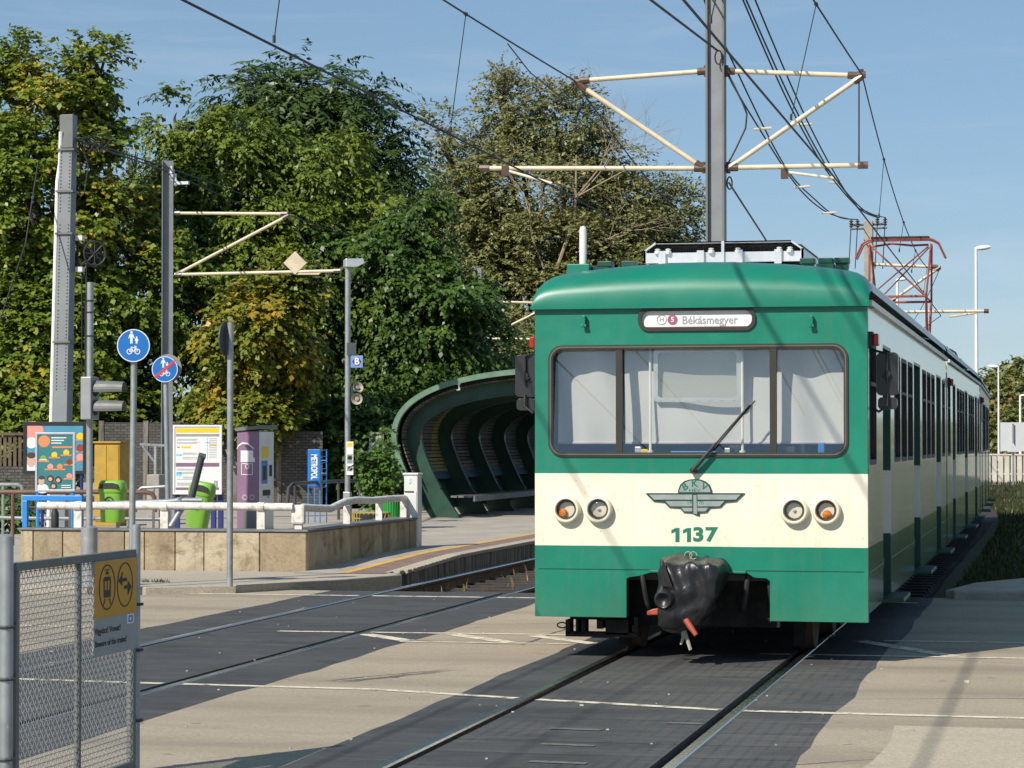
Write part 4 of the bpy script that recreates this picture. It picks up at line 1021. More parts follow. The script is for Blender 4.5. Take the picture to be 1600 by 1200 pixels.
# bins
def bin_(px, py0, py1, wpx, d, label, tilt=0):
    c = at(px, py1, d); w = m(wpx, d); h = m(py1-py0, d); t = thing('litter_bin', label, 'litter bin', (c.x, c.y, c.z), 'lime green litter bins')
    Rm = Matrix.Rotation(tilt, 3, 'Y')
    def T(v): return c+Rm@Vector(v)
    def ring(sx, sy, z, n=28, e=3.2):
        return [T((sx*math.copysign(abs(math.cos(a))**(2/e), math.cos(a)), sy*math.copysign(abs(math.sin(a))**(2/e), math.sin(a)), z)) for a in [2*math.pi*i/n for i in range(n)]]
    def loft(rings):
        b = MB(); n = len(rings[0]); vs = [p for r in rings for p in r]
        b.add(vs, [(i*n+j, i*n+(j+1) % n, (i+1)*n+(j+1) % n, (i+1)*n+j) for i in range(len(rings)-1) for j in range(n)]+[tuple(range(n-1, -1, -1)), tuple((len(rings)-1)*n+j for j in range(n))]); return b
    s = w/2; d2 = s*.8
    loft([ring(s*.8, d2*.8, 0), ring(s*.84, d2*.84, .01), ring(s*.95, d2*.95, h*.72), ring(s*.9, d2*.9, h*.722)]).build('bin_body', M['lime'], t, smooth=True, sharp=50)
    loft([ring(s*1.0, d2, h*.70), ring(s*1.04, d2*1.04, h*.72), ring(s*1.04, d2*1.04, h*.80), ring(s*.98, d2*.98, h*.92), ring(s*.8, d2*.8, h*.99), ring(s*.5, d2*.5, h)]).build('bin_hood', M['lime'], t, smooth=True, sharp=50)
    b = MB(); b.shape([[(-s*.75, h*.80), (s*.75, h*.80), (s*.68, h*.90), (s*.3, h*.935), (-s*.3, h*.935), (-s*.68, h*.90)]], T((0, -d2*1.06, 0)), Rm@UX, Rm@UZ, -.02, .004); b.build('mouth', M['blackm'], t)
    b = MB(); O = T((0, -d2*.965, 0)); b.shape([circ(0, h*.5, s*.36, 20), circ(0, h*.5, s*.29, 20)], O, Rm@UX, Rm@UZ, 0, .008)
    b.shape([[(-.03, h*.42), (.03, h*.42), (.04, h*.5), (-.01, h*.54), (-.035, h*.5)]], O, Rm@UX, Rm@UZ, 0, .008); b.build('litter_symbol', M['print'], t)
    b = MB(); b.tube([(c.x, c.y+d2+.05, .165), (c.x, c.y+d2+.05, c.z+h*.8)], .03, 8); b.build('bin_post', M['steel'], t)
bin_(176, 750, 816, 42, 36.5, 'upright lime green litter bin behind the handrail beside the poster')
bin_(307, 752, 824, 40, 35.5, 'tilted lime green litter bin in front of the white notice board', R(9))
# blue frame
t = thing('bicycle_rack', 'bright blue square tube frame below the small teal poster', 'rack', (at(85, 800, 34).x, at(85, 800, 34).y, .165))
pa = at(40, 778, 34); pb = at(133, 778, 34); r = .035
b = MB(); b.bx(pa.x-r, pb.x+r, pa.y-r, pa.y+r, pa.z-r, pa.z+r); b.build('top_bar', M['blueframe'], t, bevel=.006)
for p in (pa, pb): 
    b = MB(); b.bx(p.x-r, p.x+r, pa.y-r+.001, pa.y+r-.001, .165, pa.z-r); b.build('upright', M['blueframe'], t, bevel=.006)
# yellow box
c = at(167, 760, 48); w = m(42, 48)/2; zt = at(167, 692, 48).z
t = thing('storage_box', 'ochre yellow two door storage box behind the green bin', 'storage box', (c.x, c.y, .165))
b = MB(); b.bx(c.x-w, c.x+w, c.y, c.y+.5, .165, zt); b.build('box_body', M['ochre'], t, bevel=.01)
for s in (-1, 1): b = MB(); b.bx(*sorted((c.x+s*.01, c.x+s*(w-.02))), c.y-.012, c.y, .25, zt-.05); b.build('box_door', M['ochre'], t, bevel=.005)
b = MB(); b.bx(c.x-w-.03, c.x+w+.03, c.y-.04, c.y+.54, zt, zt+.03); b.build('box_lid', M['ochre'], t)
# fences at the back
t = thing('block_wall', 'dark grey block noise wall behind the ticket machine', 'wall', (at(330, 780, 60).x, at(330, 780, 60).y, .1))
pa = at(158, 780, 60); pb = at(505, 780, 60); d = (pb-pa); d.z = 0; U = d.normalized(); L = d.length; O = Vector((pa.x, pa.y, 0)); 
for k in range(5):
    h = at(430, 674, 60).z-.02*(k % 2) if k > 1 else at(200, 660, 60).z
    b = MB(); b.obox(O, U, UZ, L*k/5+.02, L*(k+1)/5-.02, .1, h, -.12, 0); b.build('wall_panel', M['block'], t)
    b = MB(); b.obox(O, U, UZ, L*k/5-.06, L*k/5+.06, .1, h+.04, -.15, .02); b.build('wall_post', M['concd'], t)
t = thing('wooden_fence', 'old brown paling fence with top rail at the left edge', 'fence', (at(20, 760, 58).x, at(20, 760, 58).y, .1))
pa = at(-120, 760, 58); pb = at(60, 760, 58); U = (pb-pa); U.z = 0; L = U.length; U.normalize(); O = Vector((pa.x, pa.y, 0)); zt = at(20, 676, 58).z
b = MB(); n = int(L/.11)
for k in range(n): b.obox(O, U, UZ, k*L/n, k*L/n+.07, .3, zt-.02-.05*(k % 3 == 0), 0, .02)
b.build('palings', M['fencew'], t)
b = MB(); b.obox(O, U, UZ, 0, L, zt-.06, zt, .022, .06); b.obox(O, U, UZ, 0, L, .42, .55, .022, .06); b.build('fence_rail', M['fencew'], t)
b = MB(); b.obox(O, U, UZ, -.5, L*.52, zt+.08, zt+.14, -.6, .2); b.obox(O, U, UZ, L*.5, L*.53, .1, zt+.1, -.3, -.2); b.build('lean_to_roof', M['mastd'], t)
t = thing('block_wall', 'low dark block wall below the paling fence at the left edge', 'wall', (at(20, 770, 56).x, at(20, 770, 56).y, .1))
pa = at(-120, 780, 56.5); O = Vector((pa.x, pa.y, 0)); b = MB(); b.obox(O, U, UZ, 0, L*1.0, .1, at(20, 729, 56).z, -.15, 0); b.build('wall_panel', M['block'], t)
# pipe rails behind the wall
def pipe(pts, r, mm, name, label, legs=(), group='pipe railings around the ticket area'):
    P = [at(*q) for q in pts]; t = thing(name, label, 'railing', (P[0].x, P[0].y, .165), group)
    b = MB(); b.tube(P, r, 10); b.build('rail_pipe', mm, t, smooth=True)
    for q in legs:
        p = at(*q); b = MB(); b.tube([(p.x, p.y, .16), (p.x, p.y, p.z)], r*.8, 8); b.build('post', mm, t)
pipe([(-40, 769, 39), (150, 768.5, 39), (228, 769, 39), (237, 771, 39), (241, 777, 39), (242, 800, 39)], .036, M['brownp'], 'pipe_railing', 'brown pipe railing with a bent end behind the poster boards', [(20, 769, 39), (110, 769, 39)])
pipe([(-40, 757, 42), (28, 757, 42), (34, 760, 42), (36, 770, 42), (36, 815, 42)], .032, M['steel'], 'pipe_railing', 'grey pipe railing with rounded end at the left edge', [(5, 757, 42)])
pipe([(-40, 808, 41), (60, 810, 41), (260, 811, 41)], .03, M['steel'], 'pipe_railing', 'grey pipe rail low behind the blue rack', [(60, 810, 41), (200, 811, 41)])
pipe([(212, 800, 40.5), (214, 768, 40.5), (221, 762, 40.5), (262, 760, 40.5)], .026, M['steel'], 'pipe_railing', 'grey pipe loop beside the second steel mast', [(240, 761, 40.5)])
pipe([(449, 790, 47), (451, 762, 47), (458, 756, 47), (500, 753, 50), (556, 751, 54), (562, 756, 54), (563, 790, 54)], .035, M['mastd'], 'pipe_railing', 'dark grey railing around the newspaper stand', [(461, 756, 47.3), (529, 752, 52)])
# grey support stand with concrete block
c = at(245, 780, 44); t = thing('steel_stand', 'grey angle steel stand on a concrete block left of the second mast', 'stand', (c.x, c.y, .165))
b = MB(); P = [at(219, 694, 44), at(258, 696, 44)]; b.tube(P, .03, 4); q = at(243, 696, 44); b.tube([(q.x, q.y, .8), q], .03, 4); b.tube([at(222, 695, 44), at(242, 722, 44)], .025, 4); b.build('steel_angle', M['steel'], t)
b = MB(); w = m(21, 44)/2; b.bx(c.x-w, c.x+w, c.y-.2, c.y+.2, .165, at(245, 741, 44).z); b.build('concrete_block', M['concrete'], t, bevel=.02)
# fallen barrier
c = at(300, 790, 34.3); t = thing('broken_barrier', 'knocked over grey barrier post leaning in front of the tilted green bin', 'barrier', (c.x, c.y, .2))
b = MB(); b.tube([at(315, 714, 34.3), at(298, 783, 34.3)], .048, 10); b.tube([at(310.5, 711.5, 34.3), at(321, 714, 34.3)], .04, 8); b.build('leaning_post', M['mastd'], t, smooth=True)
b = MB(); b.tube([at(293, 780, 34.2), at(266, 824, 34)], .042, 10); b.build('strut', M['steel'], t, smooth=True)
b = MB(); b.tube([at(150, 788, 34), at(262, 784, 34), at(280, 782, 34), at(316, 782, 34)], .038, 10); b.tube([at(281, 777, 34), at(281, 788, 34)], .045, 8); b.build('boom', M['steel'], t, smooth=True)
# black bottle like bollard seen in the gap
c = at(86, 805, 33.5); b = MB(); b.lathe([(.045, 0), (.05, .02), (.05, .2), (.02, .27), (.018, .32), (.005, .325)], (c.x, c.y, ZW-.01), UZ, 14)
tag(b.build('bottle', M['blackm'], None, True), 'dark bottle standing behind the white handrail below the poster', 'bottle')
# grey bollard pipe far left and basket / mesh bin / plant
c = at(610, 800, 45); b = MB()
b.lathe([(.14, 0), (.155, .3), (.16, .58), (.165, .6), (.15, .6), (.14, .3)], (c.x, c.y, .165), UZ, 24)
for k in range(24):
    q = 2*math.pi*k/24; b.tube([(c.x+.15*math.cos(q), c.y+.15*math.sin(q), .17), (c.x+.17*math.cos(q), c.y+.17*math.sin(q), .76)], .007, 5)
tag(b.build('mesh_bin', M['meshgreen'], None, False), 'round bright green mesh bin beside the shelter', 'litter bin')
c = at(580, 815, 38.8); b = MB(); n = 26
for j in range(7):
    z = .165+.5*j/6; r = .26+.03*j/6
    b.tube([(c.x+r*math.cos(2*math.pi*i/n), c.y+r*.8*math.sin(2*math.pi*i/n), z) for i in range(n+1)], .012, 5)
for i in range(n):
    q = 2*math.pi*i/n; b.tube([(c.x+.26*math.cos(q), c.y+.21*math.sin(q), .165), (c.x+.29*math.cos(q+.2), c.y+.23*math.sin(q+.2), .665)], .014, 4)
t = thing('plant_basket', 'dark plant basket with yellowish woven lattice behind the end of the handrail', 'basket', (c.x, c.y, .165)); b.build('lattice', M['basket'], t)
b = MB(); b.lathe([(.22, 0), (.25, .48)], (c.x, c.y, .165), UZ, 20); b.build('liner', M['black'], t)
# poles with signs
def pole(b, px, pyt, d, r, z0): 
    p = at(px, pyt, d); b.tube([(p.x, p.y, z0), (p.x, p.y, p.z)], r, 12); return p
def ped(b, O, U, V, k):
    # adult with child above a bicycle
    S = lambda pts: b.shape([[(x*k, y*k) for x, y in pts]], O, U, V, 0, .002)
    C = lambda x, y, r: b.shape([circ(x*k, y*k, r*k, 12)], O, U, V, 0, .002)
    C(-.12, .80, .075); S([(-.22,.70),(-.02,.70),(.08,.44),(.03,.42),(-.05,.58),(-.05,.12),(-.11,.12),(-.12,.4),(-.13,.12),(-.19,.12),(-.19,.58),(-.27,.42),(-.31,.44)])
    C(.19, .50, .05); S([(.13,.44),(.25,.44),(.31,.28),(.25,.30),(.24,.12),(.20,.12),(.19,.24),(.18,.12),(.14,.12),(.13,.3),(.07,.3)])
    for x in (-.24, .24): b.shape([circ(x*k, -.36*k, .17*k, 16), circ(x*k, -.36*k, .12*k, 16)], O, U, V, 0, .002)
    for a, c in (((-.24,-.36),(-.10,-.12)),((-.10,-.12),(.16,-.14)),((.24,-.36),(.13,-.05)),((-.12,-.14),(0,-.36)),((0,-.36),(.16,-.14)),((-.24,-.36),(0,-.36)),((.05,-.04),(.18,-.05)),((-.17,-.1),(-.05,-.1))):
        a = Vector(a)*k; c = Vector(c)*k; n = (c-a).normalized(); n = Vector((-n.y, n.x))*.025*k
        b.shape([[tuple(a+n), tuple(a-n), tuple(c-n), tuple(c+n)]], O, U, V, 0, .002)
def round_sign(px, py, rpx, d, pbx, label, z0, slash):
    c = at(px, py, d); r = m(rpx, d); U = Vector((math.cos(TH), math.sin(TH), 0)); N = U.cross(UZ)
    pb = at(pbx, py+rpx+5, d); t = thing('traffic_sign', label, 'traffic sign', (pb.x, pb.y, z0), 'blue round footpath and cycle signs')
    q = c-N*.06; b = MB(); b.tube([(pb.x-N.x*.06, pb.y-N.y*.06, z0), (q.x, q.y, c.z+r*.6)], .036, 12); b.build('sign_pole', M['steel'], t, smooth=True)
    b = MB(); b.shape([circ(0, 0, r, 40)], c, U, UZ, -.012, 0); do = b.build('sign_disc', M['bluesign'], t)
    b = MB(); b.shape([circ(0, 0, r*.985, 40), circ(0, 0, r*.935, 40)], c, U, UZ, 0, .002); ped(b, c, U, UZ, r); b.build('sign_symbol', M['white'], do)
    if slash:
        b = MB(); a = R(40); X = U*math.cos(a)+UZ*math.sin(a); Y = -U*math.sin(a)+UZ*math.cos(a); b.obox(c, X, Y, -r*.97, r*.97, -r*.1, r*.1, 0, .004); b.build('red_bar', M['red'], do)
        b = MB(); b.shape([circ(.03, .02, r*1.06, 40)], c-N*.09, U, UZ, -.01, 0); b.build('second_disc', M['sign_bk'], t)
round_sign(208.5, 540, 26, 29.0, 205.5, 'larger blue round sign of adult with child above a bicycle', .08, False)
round_sign(257.5, 577, 20.5, 36.5, 263.5, 'smaller blue round sign crossed by a red bar, on a pole behind the wall', .165, True)
c = at(357, 529, 29.4); t = thing('traffic_sign', 'grey pole with a round sign seen edge on from the back, on the pavement', 'traffic sign', (at(360, 900, 29.4).x, at(360, 900, 29.4).y, .08))
b = MB(); p = pole(b, 360, 504, 29.4, .036, .08); b.build('sign_pole', M['steel'], t, smooth=True)
b = MB(); U = Vector((math.cos(R(86)), math.sin(R(86)), 0)); b.shape([circ(0, 0, .2, 30)], (p.x-.05, p.y, c.z), U, UZ, -.015, .0); b.build('sign_disc', M['mastd'], t)
# traffic signal pole
c = at(138, 900, 29.2); t = thing('traffic_signal', 'grey signal pole with two hooded lamps facing sideways and a sleeve at its foot', 'traffic signal', (c.x, c.y, .08))
b = MB(); p = pole(b, 141, 441, 29.2, .038, .08); b.build('signal_pole', M['steel'], t, smooth=True)
b = MB(); b.lathe([(.095, .0), (.095, at(138, 824, 29.2).z-.08), (.05, at(138, 821, 29.2).z-.08)], (p.x, p.y, .08), UZ, 18); b.build('pole_sleeve', M['steel'], t, smooth=True)
z0 = at(138, 656, 29.2).z; z1 = at(138, 589, 29.2).z
b = MB(); b.bx(p.x-.06, p.x+.07, p.y-.14, p.y+.12, z0, z1); b.build('signal_housing', M['sign_bk'], t, bevel=.012)
for za, zb in ((592, 611), (622, 640.5)):
    h = (at(138, za, 29.2).z-at(138, zb, 29.2).z); zc = at(138, (za+zb)/2, 29.2).z; r = h*.72; b = MB(); vs = []
    for x, k in ((.07, 1.0), (.25, .95), (.42, .85)):
        for i in range(13):
            a = R(-20+220*i/12); vs.append((p.x+x, p.y-.01+r*math.cos(a)*k, zc-.05+r*math.sin(a)*k+(.0)))
    b.add(vs, [(j*13+i, j*13+i+1, (j+1)*13+i+1, (j+1)*13+i) for j in range(2) for i in range(12)]); ho = b.build('lamp_hood', M['mast'], t)
    sm = ho.modifiers.new('thick', 'SOLIDIFY'); sm.thickness = .006
    b = MB(); b.lathe([(r*.85, 0), (r*.8, .015), (.01, .03)], (p.x+.07, p.y-.01, zc-.05), UX, 18); b.build('signal_lens', M['black'], ho)
b = MB()
for py in (470, 488, 525, 654): b.tube([(p.x+.043*math.cos(q), p.y+.043*math.sin(q), at(138, py, 29.2).z) for q in [i*.63 for i in range(11)]], .008, 5)
b.tube([(p.x-.05, p.y, z1-.1), (p.x-.055, p.y, at(138, 470, 29.2).z)], .012, 6); b.bx(p.x-.12, p.x-.06, p.y-.03, p.y+.03, at(138, 633, 29.2).z, at(138, 620, 29.2).z)
b.build('cable_clamp', M['blackm'], t)
# lamp on the platform with what hangs from it
DL = 51.0; c = at(543.5, 800, DL)
t = thing('street_lamp', 'slim grey platform lamp post with a boxy lamp head in front of the dark trees', 'street lamp', (c.x, c.y, .165))
b = MB(); p = pole(b, 543.5, 416, DL, .055, .165); b.build('lamp_post', M['steel'], t, smooth=True)
b = MB(); U = Vector((math.cos(R(25)), math.sin(R(25)), 0)); V = UZ; b.shape([[(-.07, .0), (.18, .0), (.31, .07), (.29, .17), (-.07, .16)]], (p.x, p.y, p.z-.02), U, V, -.16, .16); b.build('lamp_head', M['alu'], t, bevel=.015)
b = MB(); b.bx(p.x-.07, p.x+.07, p.y-.08, p.y+.08, .165, .75); b.build('post_base', M['steel'], t, bevel=.01)
q = at(557.5, 565, DL-.1); r = m(9.5, DL); b = MB(); b.obox(q, cr, UZ, -r, r, -r, r, -.02, 0); t = thing('platform_sign', 'small square blue sign with a white letter on the lamp post', 'sign', (q.x, q.y, q.z-r)); b.build('sign_panel', M['navyl'], t, bevel=.004)
b = MB(); N = cr.cross(UZ); b.shape([circ(0, 0, r*.72, 6), ], q, cr, UZ, 0, .003); b.build('sign_badge', M['navy'], t)
text('B', r*1.5, q+N*.005-UZ*.0, cr, UZ, M['white'], 'sign_letter', t, .002, .006)
q = at(549.5, 545, DL-.1); b = MB(); b.obox(q, Vector((math.cos(TH+.5), math.sin(TH+.5), 0)), UZ, -.1, .1, -.12, .12, -.03, 0); tag(b.build('notice_plate', M['mast'], None, False, .005), 'small tilted grey plate on the lamp post above the blue sign', 'sign')
M['hornm'] = mat('horn_grey_beige', (.33,.30,.24), .5)
q = at(557, 609, DL-.2); t = thing('loudspeaker', 'pair of beige horn loudspeakers clamped to the lamp post', 'loudspeaker', (q.x, q.y, q.z-.1))
b = MB(); q2 = at(548, 614, DL); b.bx(q2.x-.05, q2.x+.06, q2.y-.06, q2.y+.05, q2.z-.12, q2.z+.12); b.build('bracket', M['dgreen'], t)
for py, A in ((606, Vector((.6, -.5, .35))), (623, Vector((.15, -1, -.05)))):
    q = at(558, py, DL-.1); b = MB(); b.lathe([(.03, -.2), (.035, -.1), (.06, -.03), (.11, .03), (.115, .05), (.10, .04), (.05, -.02), (.045, .0), (.04, .03), (.005, .035)], q, A, 22); b.build('horn', M['hornm'], t, smooth=True)
p2 = at(546.5, 716, DL-.15); b = MB(); b.obox(p2, cr, UZ, -m(5.5, DL), m(5.5, DL), -m(26, DL), m(26, DL), -.02, 0); b.cur = 1
for k, (v0, v1) in enumerate(((18, 24), (0, 4), (-8, 6), (-20, -12))): b.cur = 1 if k == 0 else 2; b.obox(p2, cr, UZ, -m(4, DL), m(4, DL), m(v0, DL), m(v1, DL) if v1 > v0 else m(v0+3, DL), 0, .002)
tag(b.build('timetable_panel', [M['white'], M['yellow'], M['greyprint']], None, False), 'narrow white timetable panel strapped to the lamp post', 'sign')
# back of a sign by the plants
c = at(589, 690, 56); t = thing('notice_sign', 'small pale notice on a grey post among the leaves left of the shelter', 'sign', (c.x, c.y, .165)); b = MB(); pole(b, 585, 676, 56, .03, .165); b.build('sign_pole', M['steel'], t); b = MB(); b.obox(c, cr, UZ, -.17, .15, -.22, .2, 0, .012); b.build('sign_panel', M['graysign'], t)

# ================================================================== SHELTER
SX = -12.85; prof = []
# cross section in (x offset, z): foot, belly leaning away, then over the waiting people
pp = [(.05, .165), (-.12, .5), (-.37, 1.0), (-.57, 1.5), (-.64, 1.9), (-.53, 2.28), (-.22, 2.6), (.3, 2.86), (1.0, 3.04), (1.8, 3.15), (2.7, 3.2)]
def cr_spline(P, n=5):
    out = []
    for i in range(len(P)-1):
        p0 = Vector(P[max(i-1, 0)]); p1 = Vector(P[i]); p2 = Vector(P[i+1]); p3 = Vector(P[min(i+2, len(P)-1)])
        for k in range(n):
            t_ = k/n; out.append(.5*((2*p1)+(p2-p0)*t_+(2*p0-5*p1+4*p2-p3)*t_*t_+(3*p1-p0-3*p2+p3)*t_**3))
    out.append(Vector(P[-1])); return out
SP = cr_spline(pp); tot = len(SP)
def offs(P, d):
    out = []
    for i, p in enumerate(P):
        t_ = (P[min(i+1, len(P)-1)]-P[max(i-1, 0)]).normalized(); n = Vector((t_.y, -t_.x)); out.append(p+n*d)
    return out
inner = offs(SP, .0); rib_in = [p+(q-p) for p, q in zip(SP, offs(SP, .30))]
# ribs get thicker towards the foot
RY0 = 52.0; RS = 2.75; NR = 11
t = thing('platform_shelter', 'long green waiting shelter with curved ribs and slatted lining on the platform', 'shelter', (SX, RY0, .165))
def band(name, d0, d1, y0, y1, mm, j0=0, j1=None):
    j1 = j1 or tot; a = offs(SP, d0)[j0:j1]; c = offs(SP, d1)[j0:j1]; b = MB(); n = len(a)
    vs = [(SX+p.x, y0, p.y) for p in a]+[(SX+p.x, y0, p.y) for p in c]+[(SX+p.x, y1, p.y) for p in a]+[(SX+p.x, y1, p.y) for p in c]
    fs = []
    for i in range(n-1): fs += [(i, i+1, n+i+1, n+i), (2*n+i+1, 2*n+i, 3*n+i, 3*n+i+1), (n+i, n+i+1, 3*n+i+1, 3*n+i), (i+1, i, 2*n+i, 2*n+i+1)]
    fs += [(0, n, 3*n, 2*n), (n-1, 2*n-1+0, 4*n-1, 3*n-1)]
    b.add(vs, fs); return b.build(name, mm, t)
for k in range(NR):
    y = RY0+k*RS
    ro = band('rib', 0, .40, y, y+.10, M['shgreen'])
    # triangular foot of the rib
    b = MB(); ft = [(SX+.0, .165), (SX+.62, .165), (SX+.16, .85), (SX-.05, 1.15), (SX-.5, 1.0), (SX-.25, .5)]; b.shape([[(x, z) for x, z in ft]], (0, y-.004, 0), UX, UZ, -.098, 0); b.build('rib_foot', M['shgreen'], ro)
    fl = band('rib_flange', .40, .425, y-.03, y+.12, M['shgreen'], 6)
# slats: the lining between the ribs
def m_slat():
    tt = NT('slatted_lining'); X, Y, Z = tt.xyz(); k = tt.n.new('ShaderNodeNewGeometry')
    c = tt.ramp(k.outputs['Random Per Island'], [(0, (.07,.06,.05)), (.7, (.12,.105,.085)), (1, (.17,.14,.10))])
    pt = tt.ramp(tt.noise(.55, 2, .4), [(.56, 0.0), (.60, 1.0)]); c = tt.mix(tt.math('MULTIPLY', pt, .75), c, (.30,.24,.06))
    return tt.set(Base_Color=c, Roughness=.75)
M['slat'] = m_slat()
b = MB(); seg = []
length = [0]
for i in range(tot-1): length.append(length[-1]+(SP[i+1]-SP[i]).length)
def along(s):
    i = max(0, min(tot-2, next((k for k in range(tot-1) if length[k+1] >= s), tot-2))); u = (s-length[i])/(length[i+1]-length[i]); return SP[i].lerp(SP[i+1], u), (SP[i+1]-SP[i]).normalized()
s = .95
while s < length[-1]-.05:
    p, tg = along(s); nrm = Vector((tg.y, -tg.x))
    b.obox((SX+p.x+nrm.x*.1, RY0+.0, p.y+nrm.y*.1), Vector((tg.x, 0, tg.y)), UY, -.03, .03, -.35, RS*(NR-1)+.3, -.02, .0); s += .085
b.build('slat_lining', M['slat'], t)
band('outer_skin', -.06, -.02, RY0-.4, RY0+RS*(NR-1)+.3, M['shgreen'], 3)
band('end_fascia', -.08, .03, RY0-.52, RY0-.40, M['shpale'], 3)
b = MB(); y1 = RY0+RS*(NR-1)
for k in range(3): b.bx(SX+.40+k*.16, SX+.53+k*.16, RY0+.12, y1, .58, .62)
b.bx(SX+.88, SX+.92, RY0+.12, y1, .50, .62); b.build('bench', M['mast'], t)
for k in range(NR-1):
    y = RY0+k*RS+.14; b = MB(); b.add([(SX-.19, y, .95), (SX-.19, y+RS-.16, .95), (SX-.42, y+RS-.16, 1.32), (SX-.42, y, 1.32)], [(0, 1, 2, 3)]); b.build('back_panel', M['bluegr'], t)
b = MB(); q = (SX+.7, RY0-.45, 3.02); b.lathe([(.05, 0), (.06, .05), (.04, .09)], q, (0, 0, -1), 14); b.tube([(q[0], q[1], q[2]-.05), (q[0]+.02, q[1], q[2]-.2), (q[0]-.04, q[1], q[2]-.2)], .02, 6); b.build('lamp_fitting', M['white'], t)
# ================================================================== NEAR MESH GATE
GX = at(208, 858, 13.45).x; ya = at(22, 880, 13.45*166/187.6).y; yb = at(208, 858, 13.45).y; zt = 1.166
def GP(px, py): 
    r = ray(px, py); k = GX/r.x; p = CAM+r*k; return (p.y, p.z)
t = thing('mesh_gate', 'galvanised wire mesh barrier panel between two posts in the left foreground', 'fence', (GX, (ya+yb)/2, 0))
U = UY; V = UZ; O = Vector((GX, 0, 0))
b = MB(); e = .04
b.obox(O, U, V, ya, yb, zt-e, zt, -.02, .02); b.obox(O, U, V, ya, yb, .02, .06, -.02, .02)
b.obox(O, U, V, ya, ya+e, .06, zt-e, -.02, .02); b.obox(O, U, V, yb-e, yb, .06, zt-e, -.02, .02)
ym = GP(122, 1000)[0]; b.obox(O, U, V, ym-.014, ym+.014, .06, zt-e, -.014, .014)
b.build('panel_frame', M['mast'], t, bevel=.004)
b = MB(); n = int((yb-ya-.06)/.028); 
for i in range(1, n):
    y = ya+.03+(yb-ya-.06)*i/n; pts = []
    for j in range(39): pts.append((GX+(.0045 if (i+j) % 2 else -.0045), y, .05+(zt-.07)*j/38))
    b.tube(pts, .0022, 4, False)
for j in range(1, 39):
    z = .05+(zt-.07)*j/38; pts = [(GX+(-.0045 if (i+j) % 2 else .0045), ya+.03+(yb-ya-.06)*i/n, z) for i in range(n+1)]; b.tube(pts, .0026, 4, False)
b.build('wire_mesh', M['mesh'], t)
for y, ztop, pr in ((GP(10, 1000)[0], GP(10, 838)[1], .031), (GP(212, 1000)[0], GP(212, 822)[1], .024)):
    b = MB(); b.tube([(GX, y, -.01), (GX, y, ztop)], pr, 16); b.lathe([(pr, 0), (.004, .012)], (GX, y, ztop), UZ, 16); po = b.build('gate_post', M['steel'], t, smooth=True)
    b = MB()
    for z in (.25, .62, .86): b.bx(GX-.012, GX+.012, min(y, max(ya, min(yb, y))), max(y, max(ya, min(yb, y))), z, z+.03); b.tube([(GX+.036*math.cos(q), y+.036*math.sin(q), z+.015) for q in [i*.63 for i in range(11)]], .008, 5)
    b.build('clamp', M['mastd'], po)
ys0, zs1 = GP(138.5, 878); ys1, _ = GP(205, 871); zs0 = GP(138.5, 1027)[1]
t = thing('warning_sign', 'yellow and grey train warning plate with two ovals fixed to the mesh gate', 'warning sign', (GX+.03, (ys0+ys1)/2, zs0))
w = ys1-ys0; h = zs1-zs0; O = Vector((GX+.03, ys0, zs0)); zsplit = h-(GP(138.5, 878)[1]-GP(138.5, 968)[1])
b = MB(); b.shape([rrect(0, 0, w, h, .018)], O, U, V, -.012, 0); b.build('sign_plate', M['graysign'], t)
b = MB(); b.obox(O, U, V, .002, w-.002, zsplit, h-.003, 0, .0015); b.build('yellow_panel', M['yelsign'], t)
b = MB(); vc = zsplit+(h-zsplit)*.53
rx = w*.19; ry = (h-zsplit)*.40
for uc in (w*.29, w*.71): b.shape([circ(uc, vc, rx, 40, ry), circ(uc, vc, rx*.91, 40, ry*.94)], O, U, V, .0015, .003)
uc = w*.29; k = ry
def S(pts): b.shape([[(uc+x*rx, vc+y*k) for x, y in pts]], O, U, V, .0015, .003)
b.shape([[(uc+x*rx, vc+y*k) for x, y in [(-.42,-.45),(.42,-.45),(.45,.38),(.3,.46),(-.3,.46),(-.45,.38)]], [(uc+x*rx, vc+y*k) for x, y in [(-.3,-.12),(.3,-.12),(.32,.28),(-.32,.28)]]], O, U, V, .0015, .003)
S([(-.04,-.12),(.04,-.12),(.04,.28),(-.04,.28)]); S([(-.2,.56),(.2,.56),(.1,.72),(-.1,.72)]); S([(-.28,.74),(.28,.74),(.28,.79),(-.28,.79)]); S([(-.5,-.78),(-.4,-.78),(-.2,-.5),(-.32,-.5)]); S([(.5,-.78),(.4,-.78),(.2,-.5),(.32,-.5)])
uc = w*.71
S([(-.85,.22),(-.35,.5),(-.35,.3),(.25,.3),(.25,.14),(-.35,.14),(-.35,-.06)]); S([(.85,-.12),(.35,.16),(.35,-.04),(-.1,-.04),(-.1,-.2),(.35,-.2),(.35,-.5)]); S([(-.5,.5),(-.3,.44),(-.3,.6)])
b.build('pictogram', M['print'], t)
text('Vigyázz! Vonat!', .043, O+U*.008+V*(zsplit*.66)+UX*.001, U, V, M['print'], 'warning_text', t, .0008, .0004, 1.36, 'LEFT')
text('Beware of the trains!', .043, O+U*.008+V*(zsplit*.32)+UX*.001, U, V, M['print'], 'warning_text', t, .0008, .0004, 1.22, 'LEFT')
b = MB(); b.obox(O, U, V, w*.77, w*.93, zsplit*.72, zsplit*.98, 0, .0015); b.cur = 1; b.shape([rrect(w*.80, zsplit*.76, w*.90, zsplit*.94, .004), rrect(w*.825, zsplit*.80, w*.875, zsplit*.90, .003)], O, U, V, .0015, .0025); b.build('sticker', [M['white'], M['bluesign']], t)
